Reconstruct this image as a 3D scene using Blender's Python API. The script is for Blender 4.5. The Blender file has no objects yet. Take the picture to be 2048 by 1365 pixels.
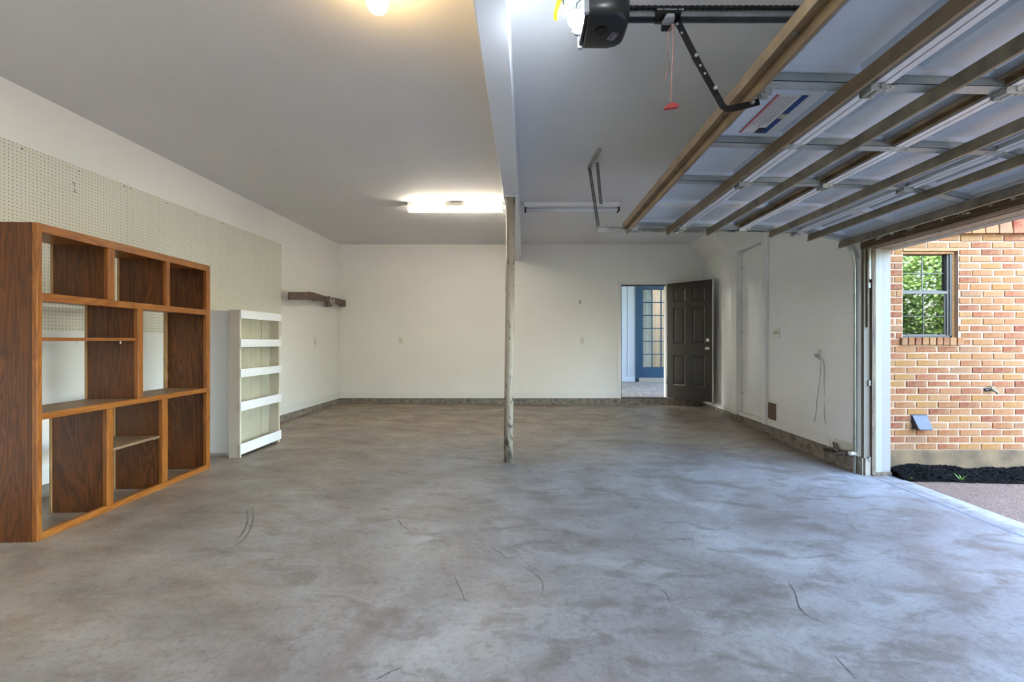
import bpy, bmesh, math, random
from mathutils import Vector, Matrix
random.seed(7)
S = bpy.context.scene
COL = S.collection
H = 1.117            # eye height above the slab at the left wall
F = 930.0            # focal length in pixels of a 2048 px wide frame
D = 8.378            # distance to the far wall

# ------------------------------------------------------------------ camera, sky, sun, exposure
cam = bpy.data.objects.new('camera', bpy.data.cameras.new('camera'))
COL.objects.link(cam)
cam.location = (0, 0, H); cam.rotation_euler = (math.pi/2, 0, 0)
cam.data.sensor_width = 36; cam.data.lens = F/2048*36
cam.data.shift_x = -29/2048; cam.data.shift_y = 0.0003
cam.data.clip_start = 0.02; cam.data.clip_end = 200
S.camera = cam
S.view_settings.view_transform = 'Standard'; S.view_settings.look = 'None'
S.view_settings.gamma = 1; S.view_settings.use_curve_mapping = False
S.view_settings.exposure = 2.3
W = bpy.data.worlds.new('sky'); S.world = W; W.use_nodes = True
wn = W.node_tree; wn.nodes.clear()
wo = wn.nodes.new('ShaderNodeOutputWorld'); wb = wn.nodes.new('ShaderNodeBackground')
sk = wn.nodes.new('ShaderNodeTexSky'); sk.sky_type = 'NISHITA'; sk.sun_disc = False
sk.sun_elevation = math.radians(52); sk.sun_rotation = math.radians(-75)
sk.air_density = 1.2; sk.dust_density = 2.5; sk.ozone_density = 1.0
SKY = 1.4; SUN = 2.0; BULB = 24; LED = 150; TUBE = 12.5; TUBE_FILL = 15
wb.inputs[1].default_value = SKY
wn.links.new(sk.outputs[0], wb.inputs[0]); wn.links.new(wb.outputs[0], wo.inputs[0])
sl = bpy.data.lights.new('sun', 'SUN'); sl.energy = SUN; sl.angle = 0.01; sl.color = (1, .93, .82)
so = bpy.data.objects.new('sun', sl); COL.objects.link(so)
so.rotation_euler = Vector((-0.62, 0.20, 0.80)).to_track_quat('Z', 'Y').to_euler()

# ------------------------------------------------------------------ mesh helpers
class MB:
    def __init__(s): s.v = []; s.f = []
    def box(s, x0, x1, y0, y1, z0, z1):
        n = len(s.v)
        s.v += [(x0,y0,z0),(x1,y0,z0),(x1,y1,z0),(x0,y1,z0),(x0,y0,z1),(x1,y0,z1),(x1,y1,z1),(x0,y1,z1)]
        s.f += [(n,n+3,n+2,n+1),(n+4,n+5,n+6,n+7),(n,n+1,n+5,n+4),(n+1,n+2,n+6,n+5),(n+2,n+3,n+7,n+6),(n+3,n,n+4,n+7)]
        return s
    def hexa(s, p):
        n = len(s.v); s.v += [tuple(q) for q in p]
        s.f += [(n,n+3,n+2,n+1),(n+4,n+5,n+6,n+7),(n,n+1,n+5,n+4),(n+1,n+2,n+6,n+5),(n+2,n+3,n+7,n+6),(n+3,n,n+4,n+7)]
        return s
    def quad(s, *p):
        n = len(s.v); s.v += [tuple(q) for q in p]; s.f.append(tuple(range(n, n+len(p)))); return s
    def prism(s, poly, ax, a0, a1):
        def P(u, w, a): return (a,u,w) if ax == 'x' else ((u,a,w) if ax == 'y' else (u,w,a))
        n = len(s.v); k = len(poly)
        s.v += [P(u,w,a0) for u,w in poly] + [P(u,w,a1) for u,w in poly]
        s.f += [tuple(range(n,n+k)), tuple(range(n+2*k-1,n+k-1,-1))]
        for i in range(k):
            j = (i+1) % k; s.f.append((n+j,n+i,n+k+i,n+k+j))
        return s
    def tube(s, path, r, k=8, r2=None, caps=True):
        path = [Vector(p) for p in path]; n0 = len(s.v); m = len(path)
        t0 = (path[1]-path[0]).normalized()
        up = Vector((0,0,1)) if abs(t0.z) < .9 else Vector((1,0,0))
        for i, p in enumerate(path):
            t = (path[min(i+1,m-1)]-path[max(i-1,0)]).normalized()
            a = t.cross(up).normalized(); b = a.cross(t).normalized()
            rr = r if r2 is None else r+(r2-r)*i/(m-1)
            if isinstance(r, (list, tuple)): rr = r[i]
            for q in range(k):
                th = 2*math.pi*q/k
                s.v.append(tuple(p + a*math.cos(th)*rr + b*math.sin(th)*rr))
        for i in range(m-1):
            for q in range(k):
                a = n0+i*k+q; b = n0+i*k+(q+1) % k
                s.f.append((a, b, b+k, a+k))
        if caps:
            s.f.append(tuple(range(n0+k-1, n0-1, -1))); s.f.append(tuple(range(n0+(m-1)*k, n0+m*k)))
        return s
    def sweep(s, path, prof, side):
        # path in 3D, profile (n, b): n along the path normal, b along 'side'
        path = [Vector(p) for p in path]; side = Vector(side).normalized(); n0 = len(s.v); m = len(path); k = len(prof)
        for i, p in enumerate(path):
            t = (path[min(i+1,m-1)]-path[max(i-1,0)]).normalized(); nn = t.cross(side).normalized()
            for (a, b) in prof: s.v.append(tuple(p + nn*a + side*b))
        for i in range(m-1):
            for q in range(k):
                a = n0+i*k+q; b = n0+i*k+(q+1) % k
                s.f.append((a, b, b+k, a+k))
        s.f.append(tuple(range(n0+k-1, n0-1, -1))); s.f.append(tuple(range(n0+(m-1)*k, n0+m*k)))
        return s
    def ball(s, c, r, k=20, rows=12, sx=1, sy=1, sz=1):
        c = Vector(c); n0 = len(s.v)
        for i in range(rows+1):
            ph = math.pi*i/rows
            for q in range(k):
                th = 2*math.pi*q/k
                s.v.append((c.x+r*sx*math.sin(ph)*math.cos(th), c.y+r*sy*math.sin(ph)*math.sin(th), c.z+r*sz*math.cos(ph)))
        for i in range(rows):
            for q in range(k):
                a = n0+i*k+q; b = n0+i*k+(q+1) % k
                s.f.append((a, a+k, b+k, b))
        return s
    def mesh(s, name, m=None, smooth=False):
        me = bpy.data.meshes.new(name); me.from_pydata(s.v, [], s.f)
        bm = bmesh.new(); bm.from_mesh(me); bmesh.ops.recalc_face_normals(bm, faces=bm.faces); bm.to_mesh(me); bm.free()
        if m: me.materials.append(m)
        if smooth:
            for p in me.polygons: p.use_smooth = True
        return me
    def build(s, name, m, parent=None, bevel=0, loc=None, rz=0, smooth=False, seg=2):
        o = bpy.data.objects.new(name, s.mesh(name, m, smooth)); COL.objects.link(o)
        if parent is not None: o.parent = parent
        if loc: o.location = loc
        if rz: o.rotation_euler = (0,0,rz)
        if bevel:
            b = o.modifiers.new('bevel', 'BEVEL'); b.width = bevel; b.segments = seg; b.limit_method = 'ANGLE'; b.angle_limit = 0.6
        return o
def B(*a): return MB().box(*a)
def tag(o, label, cat, group=None):
    o['label'] = label; o['category'] = cat
    if group: o['group'] = group
    return o
def thing(name, label, cat, loc=(0,0,0), rz=0, group=None):
    o = bpy.data.objects.new(name, None); o.empty_display_size = .05; COL.objects.link(o)
    o.location = loc; o.rotation_euler = (0,0,rz); return tag(o, label, cat, group)
def struct(o, label, cat):
    o['kind'] = 'structure'; return tag(o, label, cat)
def text(body, size, m, parent, M, name='lettering', ext=.0004, align='CENTER'):
    c = bpy.data.curves.new(name, 'FONT'); c.body = body; c.size = size; c.extrude = ext
    c.align_x = align; c.align_y = 'CENTER'; c.resolution_u = 3
    tmp = bpy.data.objects.new('tmp', c); COL.objects.link(tmp); bpy.context.view_layer.update()
    me = bpy.data.meshes.new_from_object(tmp.evaluated_get(bpy.context.evaluated_depsgraph_get())); me.name = name
    bpy.data.objects.remove(tmp); me.materials.clear(); me.materials.append(m)
    o = bpy.data.objects.new(name, me); COL.objects.link(o)
    if parent is not None: o.parent = parent
    o.matrix_local = M; return o

# ------------------------------------------------------------------ material helpers
class N:
    def __init__(s, name):
        s.m = bpy.data.materials.new(name); s.m.use_nodes = True; s.t = s.m.node_tree
        s.b = s.t.nodes['Principled BSDF']
    def node(s, ty, **k):
        n = s.t.nodes.new(ty)
        for a, v in k.items(): setattr(n, a, v)
        return n
    def put(s, sock, v):
        if isinstance(v, bpy.types.NodeSocket): s.t.links.new(v, sock)
        elif v is not None:
            if hasattr(sock.default_value, '__len__') and not hasattr(v, '__len__'): v = (v,)*len(sock.default_value)
            if hasattr(v, '__len__') and len(v) == 3 and len(sock.default_value) == 4: v = (*v, 1)
            sock.default_value = v
    def co(s, scale=(1,1,1), kind='Object', rot=(0,0,0), loc=(0,0,0)):
        c = s.node('ShaderNodeTexCoord'); mp = s.node('ShaderNodeMapping')
        s.t.links.new(c.outputs[kind], mp.inputs[0]); mp.inputs['Scale'].default_value = scale
        mp.inputs['Rotation'].default_value = rot; mp.inputs['Location'].default_value = loc
        return mp.outputs[0]
    def noise(s, vec, scale=5, detail=4, rough=.55, dist=0, out='Fac'):
        n = s.node('ShaderNodeTexNoise'); s.put(n.inputs['Vector'], vec)
        n.inputs['Scale'].default_value = scale; n.inputs['Detail'].default_value = detail
        n.inputs['Roughness'].default_value = rough; n.inputs['Distortion'].default_value = dist
        return n.outputs[out]
    def ramp(s, fac, stops, mode='LINEAR'):
        r = s.node('ShaderNodeValToRGB'); s.put(r.inputs[0], fac); e = r.color_ramp.elements
        r.color_ramp.interpolation = mode
        while len(e) < len(stops): e.new(.5)
        for q, (p, c) in zip(e, stops):
            q.position = p; q.color = (*c, 1) if hasattr(c, '__len__') else (c, c, c, 1)
        return r.outputs[0]
    def mix(s, f, a, b, mode='MIX'):
        n = s.node('ShaderNodeMix', data_type='RGBA', blend_type=mode)
        s.put(n.inputs[0], f); s.put(n.inputs[6], a); s.put(n.inputs[7], b); return n.outputs[2]
    def math(s, op, a, b=None, c=None):
        n = s.node('ShaderNodeMath', operation=op); s.put(n.inputs[0], a)
        if b is not None: s.put(n.inputs[1], b)
        if c is not None: s.put(n.inputs[2], c)
        return n.outputs[0]
    def bump(s, h, strength=.3, dist=.01):
        n = s.node('ShaderNodeBump'); s.put(n.inputs['Height'], h)
        n.inputs['Strength'].default_value = strength; n.inputs['Distance'].default_value = dist
        s.t.links.new(n.outputs[0], s.b.inputs['Normal'])
    def fin(s, col=None, rough=None, metal=None, spec=None):
        s.put(s.b.inputs['Base Color'], col); s.put(s.b.inputs['Roughness'], rough)
        s.put(s.b.inputs['Metallic'], metal); s.put(s.b.inputs['Specular IOR Level'], spec); return s.m
def plain(name, c, rough=.5, metal=0, var=.08, sc=6, bump=0, bsc=60, spec=.5):
    n = N(name); v = n.co()
    f = n.noise(v, sc, 4)
    lo = tuple(x*(1-var) for x in c); hi = tuple(min(1, x*(1+var)) for x in c)
    col = n.ramp(f, [(.3, lo), (.7, hi)])
    if bump: n.bump(n.noise(v, bsc, 3), bump, .002)
    return n.fin(col, rough, metal, spec)
def glow(name, c, e):
    n = N(name); n.put(n.b.inputs['Emission Color'], c); n.b.inputs['Emission Strength'].default_value = e
    return n.fin((.9,.9,.9), .4)
def paint(name, c, rough=.6, var=.03, smudge=0.0, rr=None):
    n = N(name); v = n.co(); f = n.noise(v, 1.3, 5, .6)
    col = n.ramp(f, [(.3, tuple(x*(1-var) for x in c)), (.7, c)])
    if smudge:
        g = n.ramp(n.noise(v, 7, 6, .7, .6), [(.60, 0.0), (.78, 1.0)])
        g2 = n.math('MULTIPLY', g, smudge); col = n.mix(g2, col, (.36,.34,.31))
    n.bump(n.noise(v, 90, 4), .12, .002)
    return n.fin(col, rough)
def wood(name, c1, c2, axis='z', rough=.42, sc=1.0, vary=True):
    n = N(name)
    s = {'x': (1.0,9,9), 'y': (9,1.0,9), 'z': (9,9,1.0)}[axis]
    v = n.co(tuple(q*sc for q in s))
    if vary:
        oi = n.node('ShaderNodeObjectInfo'); ad = n.node('ShaderNodeVectorMath', operation='ADD')
        sc_ = n.node('ShaderNodeVectorMath', operation='SCALE'); n.t.links.new(oi.outputs['Random'], sc_.inputs['Scale']); sc_.inputs[0].default_value = (37, 19, 53)
        n.t.links.new(v, ad.inputs[0]); n.t.links.new(sc_.outputs[0], ad.inputs[1]); v = ad.outputs[0]
    big = n.noise(v, .55, 3, .5, 1.2)
    rings = n.math('FRACT', n.math('MULTIPLY', big, 13.0))
    rings = n.ramp(rings, [(0, .0), (.35, 1.0), (.8, .55), (1, .0)])
    fine = n.noise(v, 9, 5, .7)
    col = n.mix(rings, c2, c1)
    col = n.mix(n.ramp(fine, [(.35, .45), (.6, 0.0)]), col, tuple(x*.5 for x in c2))
    n.bump(fine, .12, .002)
    return n.fin(col, rough)

WALL = paint('wall_paint', (.86,.835,.785), .55, .04)
WALLG = paint('gloss_wall_paint', (.89,.88,.845), .24, .05, .35)
CEIL = paint('ceiling_paint', (.76,.75,.755), .7, .05)
TRIMW = paint('trim_paint', (.80,.79,.75), .35, .03)
BEAM = paint('beam_paint', (.70,.71,.74), .4, .04)
DIRTY = paint('dirty_white', (.70,.68,.60), .5, .1, .5)

def concrete():
    n = N('garage_concrete'); v = n.co()
    a = n.noise(v, .55, 7, .62, .8); b = n.noise(v, 1.1, 8, .66, .9); c = n.noise(n.co((1,1.5,1)), 1.7, 7, .62, 1.0)
    fine = n.noise(v, 45, 5, .7); sp = n.noise(v, 11, 6, .7, .4)
    base = n.ramp(b, [(.30, (.128,.108,.100)), (.42, (.168,.152,.148)), (.54, (.208,.20,.202)), (.70, (.29,.292,.30))])
    stain = n.ramp(n.noise(n.co((1,1.9,1),rot=(0,0,.5)), 3.4, 8, .72, .5), [(.50, 0.0), (.62, .6)])
    col = n.mix(stain, base, (.088,.068,.054))
    # old oil-brown staining, heaviest at left and far wall; lightened tint imitates brighter light at the back
    g = n.node('ShaderNodeSeparateXYZ'); n.t.links.new(n.co(), g.inputs[0])
    edge = n.math('MAXIMUM', n.ramp(n.math('ADD', n.math('MULTIPLY', g.outputs[1], .1), n.math('MULTIPLY', a, .3)), [(.60, 0.0), (.80, 1.0)]),
                  n.ramp(n.math('ADD', n.math('MULTIPLY', g.outputs[0], -.14), n.math('MULTIPLY', a, .5)), [(.25, 0.0), (.70, 1.0)]))
    col = n.mix(n.math('MULTIPLY', edge, .72), col, n.mix(n.ramp(n.noise(n.co((1,1.6,1)), 2.2, 7, .7, .4), [(.35,0.0),(.65,1.0)]), (.20,.143,.088), (.46,.355,.245)))
    col = n.mix(n.ramp(sp, [(.55, 0.0), (.75, .35)]), col, (.31,.31,.32))
    col = n.mix(n.ramp(sp, [(.28, .45), (.42, 0.0)]), col, (.06,.05,.045))
    wv = n.node('ShaderNodeTexVoronoi', feature='DISTANCE_TO_EDGE'); wv.inputs['Scale'].default_value = .5
    dd = n.node('ShaderNodeVectorMath', operation='ADD'); n.t.links.new(v, dd.inputs[0])
    nz = n.node('ShaderNodeVectorMath', operation='SCALE'); nz.inputs['Scale'].default_value = .7
    n.t.links.new(n.noise(v, 1.6, 6, .7, 0, 'Color'), nz.inputs[0]); n.t.links.new(nz.outputs[0], dd.inputs[1])
    n.t.links.new(dd.outputs[0], wv.inputs['Vector'])
    crack = n.ramp(wv.outputs['Distance'], [(.0, .30), (.004, 0.0)])
    crack = n.math('MULTIPLY', crack, n.ramp(n.noise(v, .8, 3), [(.52, 0.0), (.60, 1.0)]))
    col = n.mix(crack, col, (.10,.09,.08))
    col = n.mix(n.ramp(fine, [(.3, .5), (.5, 0.0)]), col, (.09,.08,.07))
    n.bump(n.math('ADD', n.math('MULTIPLY', b, .8), n.math('MULTIPLY', fine, .25)), .25, .004)
    return n.fin(col, n.ramp(c, [(.3, .34), (.7, .62)]))
CONC = concrete()
CURB = plain('rough_curb_concrete', (.215,.185,.15), .9, 0, .45, 14, .6, 70)
FOUND = plain('mossy_foundation', (.105,.066,.030), .9, 0, .45, 5, .5, 50)
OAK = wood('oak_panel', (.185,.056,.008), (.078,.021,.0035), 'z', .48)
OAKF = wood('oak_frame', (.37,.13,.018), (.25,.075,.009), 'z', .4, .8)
OAKH = wood('oak_rail', (.38,.135,.02), (.26,.08,.010), 'y', .4, .8)
OAKS = wood('oak_shelf', (.32,.20,.11), (.21,.125,.065), 'y', .5, .8)
OAKE = wood('pale_oak_edge', (.50,.30,.14), (.36,.20,.08), 'z', .5)
RACKW = wood('weathered_brown_wood', (.20,.125,.09), (.12,.078,.060), 'y', .6)
CABP = paint('cabinet_grey_white', (.80,.81,.82), .45, .05, .25)
CABB = paint('rack_beige', (.56,.50,.41), .5, .08, .3)
CABS = paint('slat_white', (.84,.85,.86), .4, .02)
CABI = plain('rack_inside_cream', (.50,.47,.35), .5, 0, .12, 5)
CREAM = plain('rack_cream_edge', (.72,.67,.50), .45)
GALV = plain('galvanised_steel', (.50,.52,.49), .34, .75, .25, 9)
GALVD = plain('dark_galvanised_strap', (.20,.20,.19), .45, .6, .25, 9)
STILE = plain('stile_steel', (.40,.44,.44), .36, .45, .2, 4)
SKIN = plain('sky_tinted_door_back', (.54,.60,.67), .3, 0, .07, 3)  # white-grey paint with the blue of sky light put into its colour
LIP = plain('door_lip_white', (.72,.74,.76), .3, .1, .05)
STRUT = plain('tan_strut_steel', (.26,.185,.105), .42, .35, .28, 7)
STRUT2 = plain('grey_tan_strut_steel', (.235,.195,.13), .42, .35, .35, 9)
RUST = plain('rusty_channel', (.15,.095,.04), .8, 0, .6, 14, .3)
BLACKM = plain('black_steel', (.007,.0065,.006), .5, 0, .1, 6, 0, 60, .2)
BLACKP = plain('black_plastic', (.014,.016,.018), .28, 0, .1)
DARKG = plain('dark_rail_steel', (.22,.23,.25), .35, .7, .2, 12)
CHROME = plain('nickel', (.62,.58,.52), .22, 1, .05)
RED = plain('red_plastic', (.28,.018,.014), .4)
YEL = plain('yellow_plastic', (.80,.70,.02), .4)
GREYP = plain('grey_plastic', (.32,.34,.36), .45)
IVORY = plain('ivory_plastic', (.72,.69,.59), .35, 0, .04)
WHITEP = plain('white_plastic', (.80,.79,.76), .35, 0, .04)
HOLE = plain('dark_slot', (.03,.025,.02), .7)
DOORD = plain('dark_brown_door_paint', (.020,.017,.013), .30, 0, .12, 5)
TEAL = plain('blue_door_paint', (.004,.020,.042), .6, 0, .08, 5, 0, 60, .2)
SIDING = paint('pale_blue_siding', (.17,.195,.23), .6, .03)
JAMBW = paint('jamb_white', (.22,.22,.215), .5, .03)
JAMBP = paint('jamb_primer', (.15,.13,.10), .7, .15, .7)
BROWNW = wood('weathered_jamb_wood', (.15,.11,.072), (.07,.048,.03), 'z', .8)
BROWNH = wood('peeling_header_board', (.15,.095,.05), (.065,.04,.02), 'y', .7)
HEADT = wood('tan_header_board', (.36,.29,.21), (.22,.17,.12), 'y', .7)
OCHRE = wood('ochre_window_board', (.30,.135,.022), (.20,.08,.012), 'x', .6)
BRONZE = plain('bronze_window_frame', (.03,.025,.021), .4, .2)
FRAMEG = plain('window_grey_frame', (.06,.05,.042), .45, .1)
VENT = plain('grey_metal_hood', (.022,.021,.024), .45, 0, .5, 20)
MULCH = plain('black_mulch', (.005,.0045,.004), .95, 0, .7, 30, 0, 60, .1)
GRASS = plain('grass_blade', (.16,.33,.05), .5, 0, .4, 12)
def brickmat():
    n = N('old_brick'); v = n.co(); oi = n.node('ShaderNodeObjectInfo')
    pal = [(0, (0.158,0.055,0.016)), (.13, (0.184,0.077,0.022)), (.27, (0.137,0.036,0.011)), (.37, (0.189,0.085,0.018)), (.48, (0.194,0.078,0.028)), (.58, (0.110,0.023,0.008)), (.66, (0.163,0.047,0.018)),
           (.75, (0.126,0.023,0.009)), (.82, (0.147,0.071,0.037)), (.90, (0.200,0.100,0.038))]
    c = n.ramp(oi.outputs['Random'], pal, 'CONSTANT')
    c = n.mix(n.ramp(n.noise(v, 9, 5, .7), [(.38, .0), (.66, .65)]), c, (.225,.125,.062))
    c = n.mix(n.ramp(n.noise(v, 22, 5, .7), [(.62, .0), (.75, .5)]), c, (.05,.026,.007))
    n.bump(n.noise(v, 45, 5, .7), .6, .004)
    return n.fin(c, .85, None, .2)
BRICK = brickmat()
MORTAR = plain('mortar', (.295,.195,.125), .9, 0, .10, 20, .5, 80)
def pegmat():
    n = N('perforated_hardboard'); g = n.node('ShaderNodeSeparateXYZ'); n.t.links.new(n.co(), g.inputs[0])
    d = []
    for i in (1, 2):
        f = n.math('SUBTRACT', n.math('FRACT', n.math('MULTIPLY', g.outputs[i], 1/.0254)), .5); d.append(n.math('MULTIPLY', f, f))
    r = n.math('SQRT', n.math('ADD', d[0], d[1])); m = n.math('LESS_THAN', r, .125)
    col = n.mix(n.noise(n.co(), 2, 4), (.68,.66,.555), (.75,.725,.62))
    n.bump(n.math('MULTIPLY', m, -1), .5, .004)
    return n.fin(n.mix(m, col, (.06,.055,.045)), .5)
PEG = pegmat()
def aggregate(name, c1, c2, sc=120, bs=.6):
    n = N(name); v = n.co(); vo = n.node('ShaderNodeTexVoronoi'); vo.inputs['Scale'].default_value = sc
    n.t.links.new(v, vo.inputs['Vector'])
    g = n.node('ShaderNodeSeparateColor'); n.t.links.new(vo.outputs['Color'], g.inputs[0])
    c = n.mix(g.outputs[0], c1, c2); c = n.mix(n.ramp(g.outputs[1], [(.8, 0.0), (.95, .8)]), c, (.28,.22,.17))
    c = n.mix(n.math('MULTIPLY', n.noise(v, 3, 4), .5), c, tuple(x*.6 for x in c1))
    n.bump(vo.outputs['Distance'], bs, .006)
    return n.fin(c, .8)
AGG = aggregate('exposed_aggregate', (.085,.045,.028), (.20,.125,.082))
PATIO = aggregate('pebbled_patio', (.035,.032,.030), (.15,.14,.125), 40)
def glassmat(name, tint, mixv):
    n = N(name); g = n.node('ShaderNodeBsdfGlossy'); g.inputs['Roughness'].default_value = .02; g.inputs['Color'].default_value = (1,1,1,1)
    t = n.node('ShaderNodeBsdfTransparent'); t.inputs['Color'].default_value = (*tint, 1)
    mx = n.node('ShaderNodeMixShader'); mx.inputs[0].default_value = mixv
    n.t.links.new(t.outputs[0], mx.inputs[1]); n.t.links.new(g.outputs[0], mx.inputs[2])
    n.t.links.new(mx.outputs[0], n.t.nodes['Material Output'].inputs[0]); return n.m
GLASS = glassmat('window_glass', (.35,.42,.37), .26)
GLASS2 = glassmat('french_door_glass', (.85,.9,.86), .12)
GLASS3 = glassmat('screened_window_glass', (.4,.46,.4), .14)
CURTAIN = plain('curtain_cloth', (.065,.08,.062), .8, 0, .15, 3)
LEAFM = plain('foliage', (.16,.26,.06), .55, 0, .5, 2)
BARK = plain('bark', (.10,.075,.05), .9, 0, .4, 8)
POSTM = None
def postmat():
    n = N('scuffed_white_post'); v = n.co((1,1,.35)); a = n.noise(v, 26, 6, .75, .5); g = n.node('ShaderNodeSeparateXYZ'); n.t.links.new(n.co(), g.inputs[0])
    c = n.mix(n.ramp(n.noise(v, 5, 4), [(.35, 0.0), (.7, .6)]), (.46,.405,.325), (.28,.23,.17))
    thr = n.ramp(g.outputs[2], [(.0, .085), (1.0, .0)])
    c = n.mix(n.ramp(n.math('ADD', a, thr), [(.57, 0.0), (.64, 1.0)]), c, (.09,.07,.055))
    n.bump(a, .3, .003); return n.fin(c, .5)
POSTM = postmat()

# ------------------------------------------------------------------ floor
def ss(t): t = max(0, min(1, t)); return t*t*(3-2*t)
def fz(x, y):
    g = .105*ss((x+2.6)/2.6) + .042*ss((x+.2)/3.4)
    h = 1 - .78*ss((y-4.9)/3.3)
    return -g*h
def grid(x0, x1, y0, y1, st, name, fn, m):
    nx = max(1, int(round((x1-x0)/st))); ny = max(1, int(round((y1-y0)/st))); mb = MB()
    for j in range(ny+1):
        for i in range(nx+1):
            x = x0+(x1-x0)*i/nx; y = y0+(y1-y0)*j/ny; mb.v.append((x, y, fn(x, y)))
    for j in range(ny):
        for i in range(nx):
            a = j*(nx+1)+i; mb.f.append((a, a+1, a+nx+2, a+nx+1))
    n = len(mb.v); k = n
    mb.v += [(x0,y0,-.5),(x1,y0,-.5),(x1,y1,-.5),(x0,y1,-.5)]
    mb.f.append((k, k+3, k+2, k+1))
    mb.f.append(tuple(range(0, nx+1)) + (k+1, k))
    mb.f.append(tuple(j*(nx+1)+nx for j in range(ny+1)) + (k+2, k+1))
    mb.f.append(tuple(ny*(nx+1)+i for i in range(nx, -1, -1)) + (k+3, k+2))
    mb.f.append(tuple(j*(nx+1) for j in range(ny, -1, -1)) + (k, k+3))
    return mb.build(name, m, smooth=False)
RX = 3.18
floor = grid(-3.75, 3.45, -2.3, 8.50, .15, 'floor', fz, CONC)
for p in floor.data.polygons:
    if len(p.vertices) == 4 and p.normal.z > .9: p.use_smooth = True
struct(floor, 'stained grey concrete garage floor slab', 'floor')
def onfloor(px, py, up=0):
    z = -.1
    for _ in range(12):
        d = F*(H-z)/(py-683); x = (px-1053)/F*d; z = fz(x, d)
    return Vector((x, d, z+up))
CRK = plain('crack_dirt', (.045,.045,.04), .9)
CRK2 = plain('tyre_scuff', (.15,.135,.12), .7, 0, .25, 25)
def ribbon(pts, w, name, m, taper=True):
    mb = MB(); P = [onfloor(*p, .0012) for p in pts]; Q = []
    for i in range(len(P)-1):
        for k in range(4):
            t = k/4; a = P[max(i-1,0)]; b = P[i]; c = P[i+1]; d = P[min(i+2,len(P)-1)]
            q = .5*((2*b)+(c-a)*t+(2*a-5*b+4*c-d)*t*t+(3*b-a-3*c+d)*t*t*t); Q.append(q)
    Q.append(P[-1])
    for i in range(len(Q)): 
        t = (Q[min(i+1,len(Q)-1)]-Q[max(i-1,0)]).normalized(); s_ = Vector((-t.y, t.x, 0))
        ww = w*(.25+.75*math.sin(math.pi*i/(len(Q)-1))) if taper else w
        ww *= random.uniform(.75, 1.25)
        mb.v += [tuple(Q[i]+s_*ww), tuple(Q[i]-s_*ww)]
    for i in range(len(Q)-1): mb.f.append((2*i, 2*i+1, 2*i+3, 2*i+2))
    for i, v_ in enumerate(mb.v): mb.v[i] = (v_[0], v_[1], fz(v_[0], v_[1])+.0012)
    return mb.build(name, m, floor)
ribbon([(1045,1134),(1062,1144),(1078,1156),(1086,1170),(1083,1192)], .0022, 'crack', CRK)
ribbon([(908,1150),(915,1168),(924,1186),(930,1204)], .0020, 'crack', CRK)
ribbon([(798,1040),(804,1052),(818,1060)], .0028, 'crack', CRK)
ribbon([(1576,1164),(1590,1186),(1598,1214),(1615,1232),(1650,1248)], .0024, 'crack', CRK)
ribbon([(1320,1178),(1332,1188),(1341,1205)], .002, 'crack', CRK)
ribbon([(750,1362),(775,1348),(808,1334)], .0022, 'crack', CRK)
ribbon([(1665,1308),(1690,1335),(1715,1362)], .0018, 'crack', CRK)
ribbon([(980,1095),(1000,1106),(1012,1118)], .002, 'crack', CRK)
ribbon([(505,1015),(506,1040),(496,1068),(478,1088),(446,1102)], .006, 'tyre_mark', CRK2)
ribbon([(494,1018),(495,1042),(486,1066),(470,1082)], .006, 'tyre_mark', CRK2)
ribbon([(1718,1062),(1702,1048),(1706,1030),(1738,1020),(1760,1018)], .026, 'tyre_mark', CRK2)
# seal groove just inside the slab edge
gm = MB()
for i in range(40):
    y0 = -.46+4.8*i/40; y1 = -.46+4.8*(i+1)/40
    gm.quad((3.205,y0,fz(3.205,y0)+.001),(3.225,y0,fz(3.225,y0)+.001),(3.225,y1,fz(3.225,y1)+.001),(3.205,y1,fz(3.205,y1)+.001))
gm.build('door_seal_line', plain('seal_line_dirt', (.12,.13,.15), .8), floor)

# ------------------------------------------------------------------ room shell
CZ = H+1.748
ceil = struct(B(-3.75, 3.43, -2.3, 8.50, CZ, CZ+.22).build('ceiling', CEIL), 'flat painted grey white drywall ceiling', 'ceiling')
LR = -.0166
LO = (-3.378, D, 0)
wl = struct(B(-.15, 0, -10.7, .12, -.2, CZ).build('wall_left', WALL, loc=LO, rz=LR), 'white wall at the left behind the bookcase', 'wall')
B(0, .012, -10.6, 0, -.2, .088).build('curb', CURB, wl)
struct(B(-3.75, 3.43, -2.3, -2.15, -.3, CZ).build('wall_rear', WALL), 'white wall behind the camera', 'wall')
# far wall with doorway
DX0, DX1, DZ0, DZ1 = 1.703, 2.523, H-1.027, H+1.020
wb_ = MB(); wb_.box(-3.5, DX0, D, D+.12, .09, CZ).box(DX1, 3.43, D, D+.12, .09, CZ).box(DX0, DX1, D, D+.12, DZ1, CZ)
wall_back = struct(wb_.build('wall_back', WALL), 'white far wall with the open doorway', 'wall')
cb = MB().box(-3.5, 3.43, D-.012, D+.14, -.2, .088)
cb.build('curb', CURB, wall_back)
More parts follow.
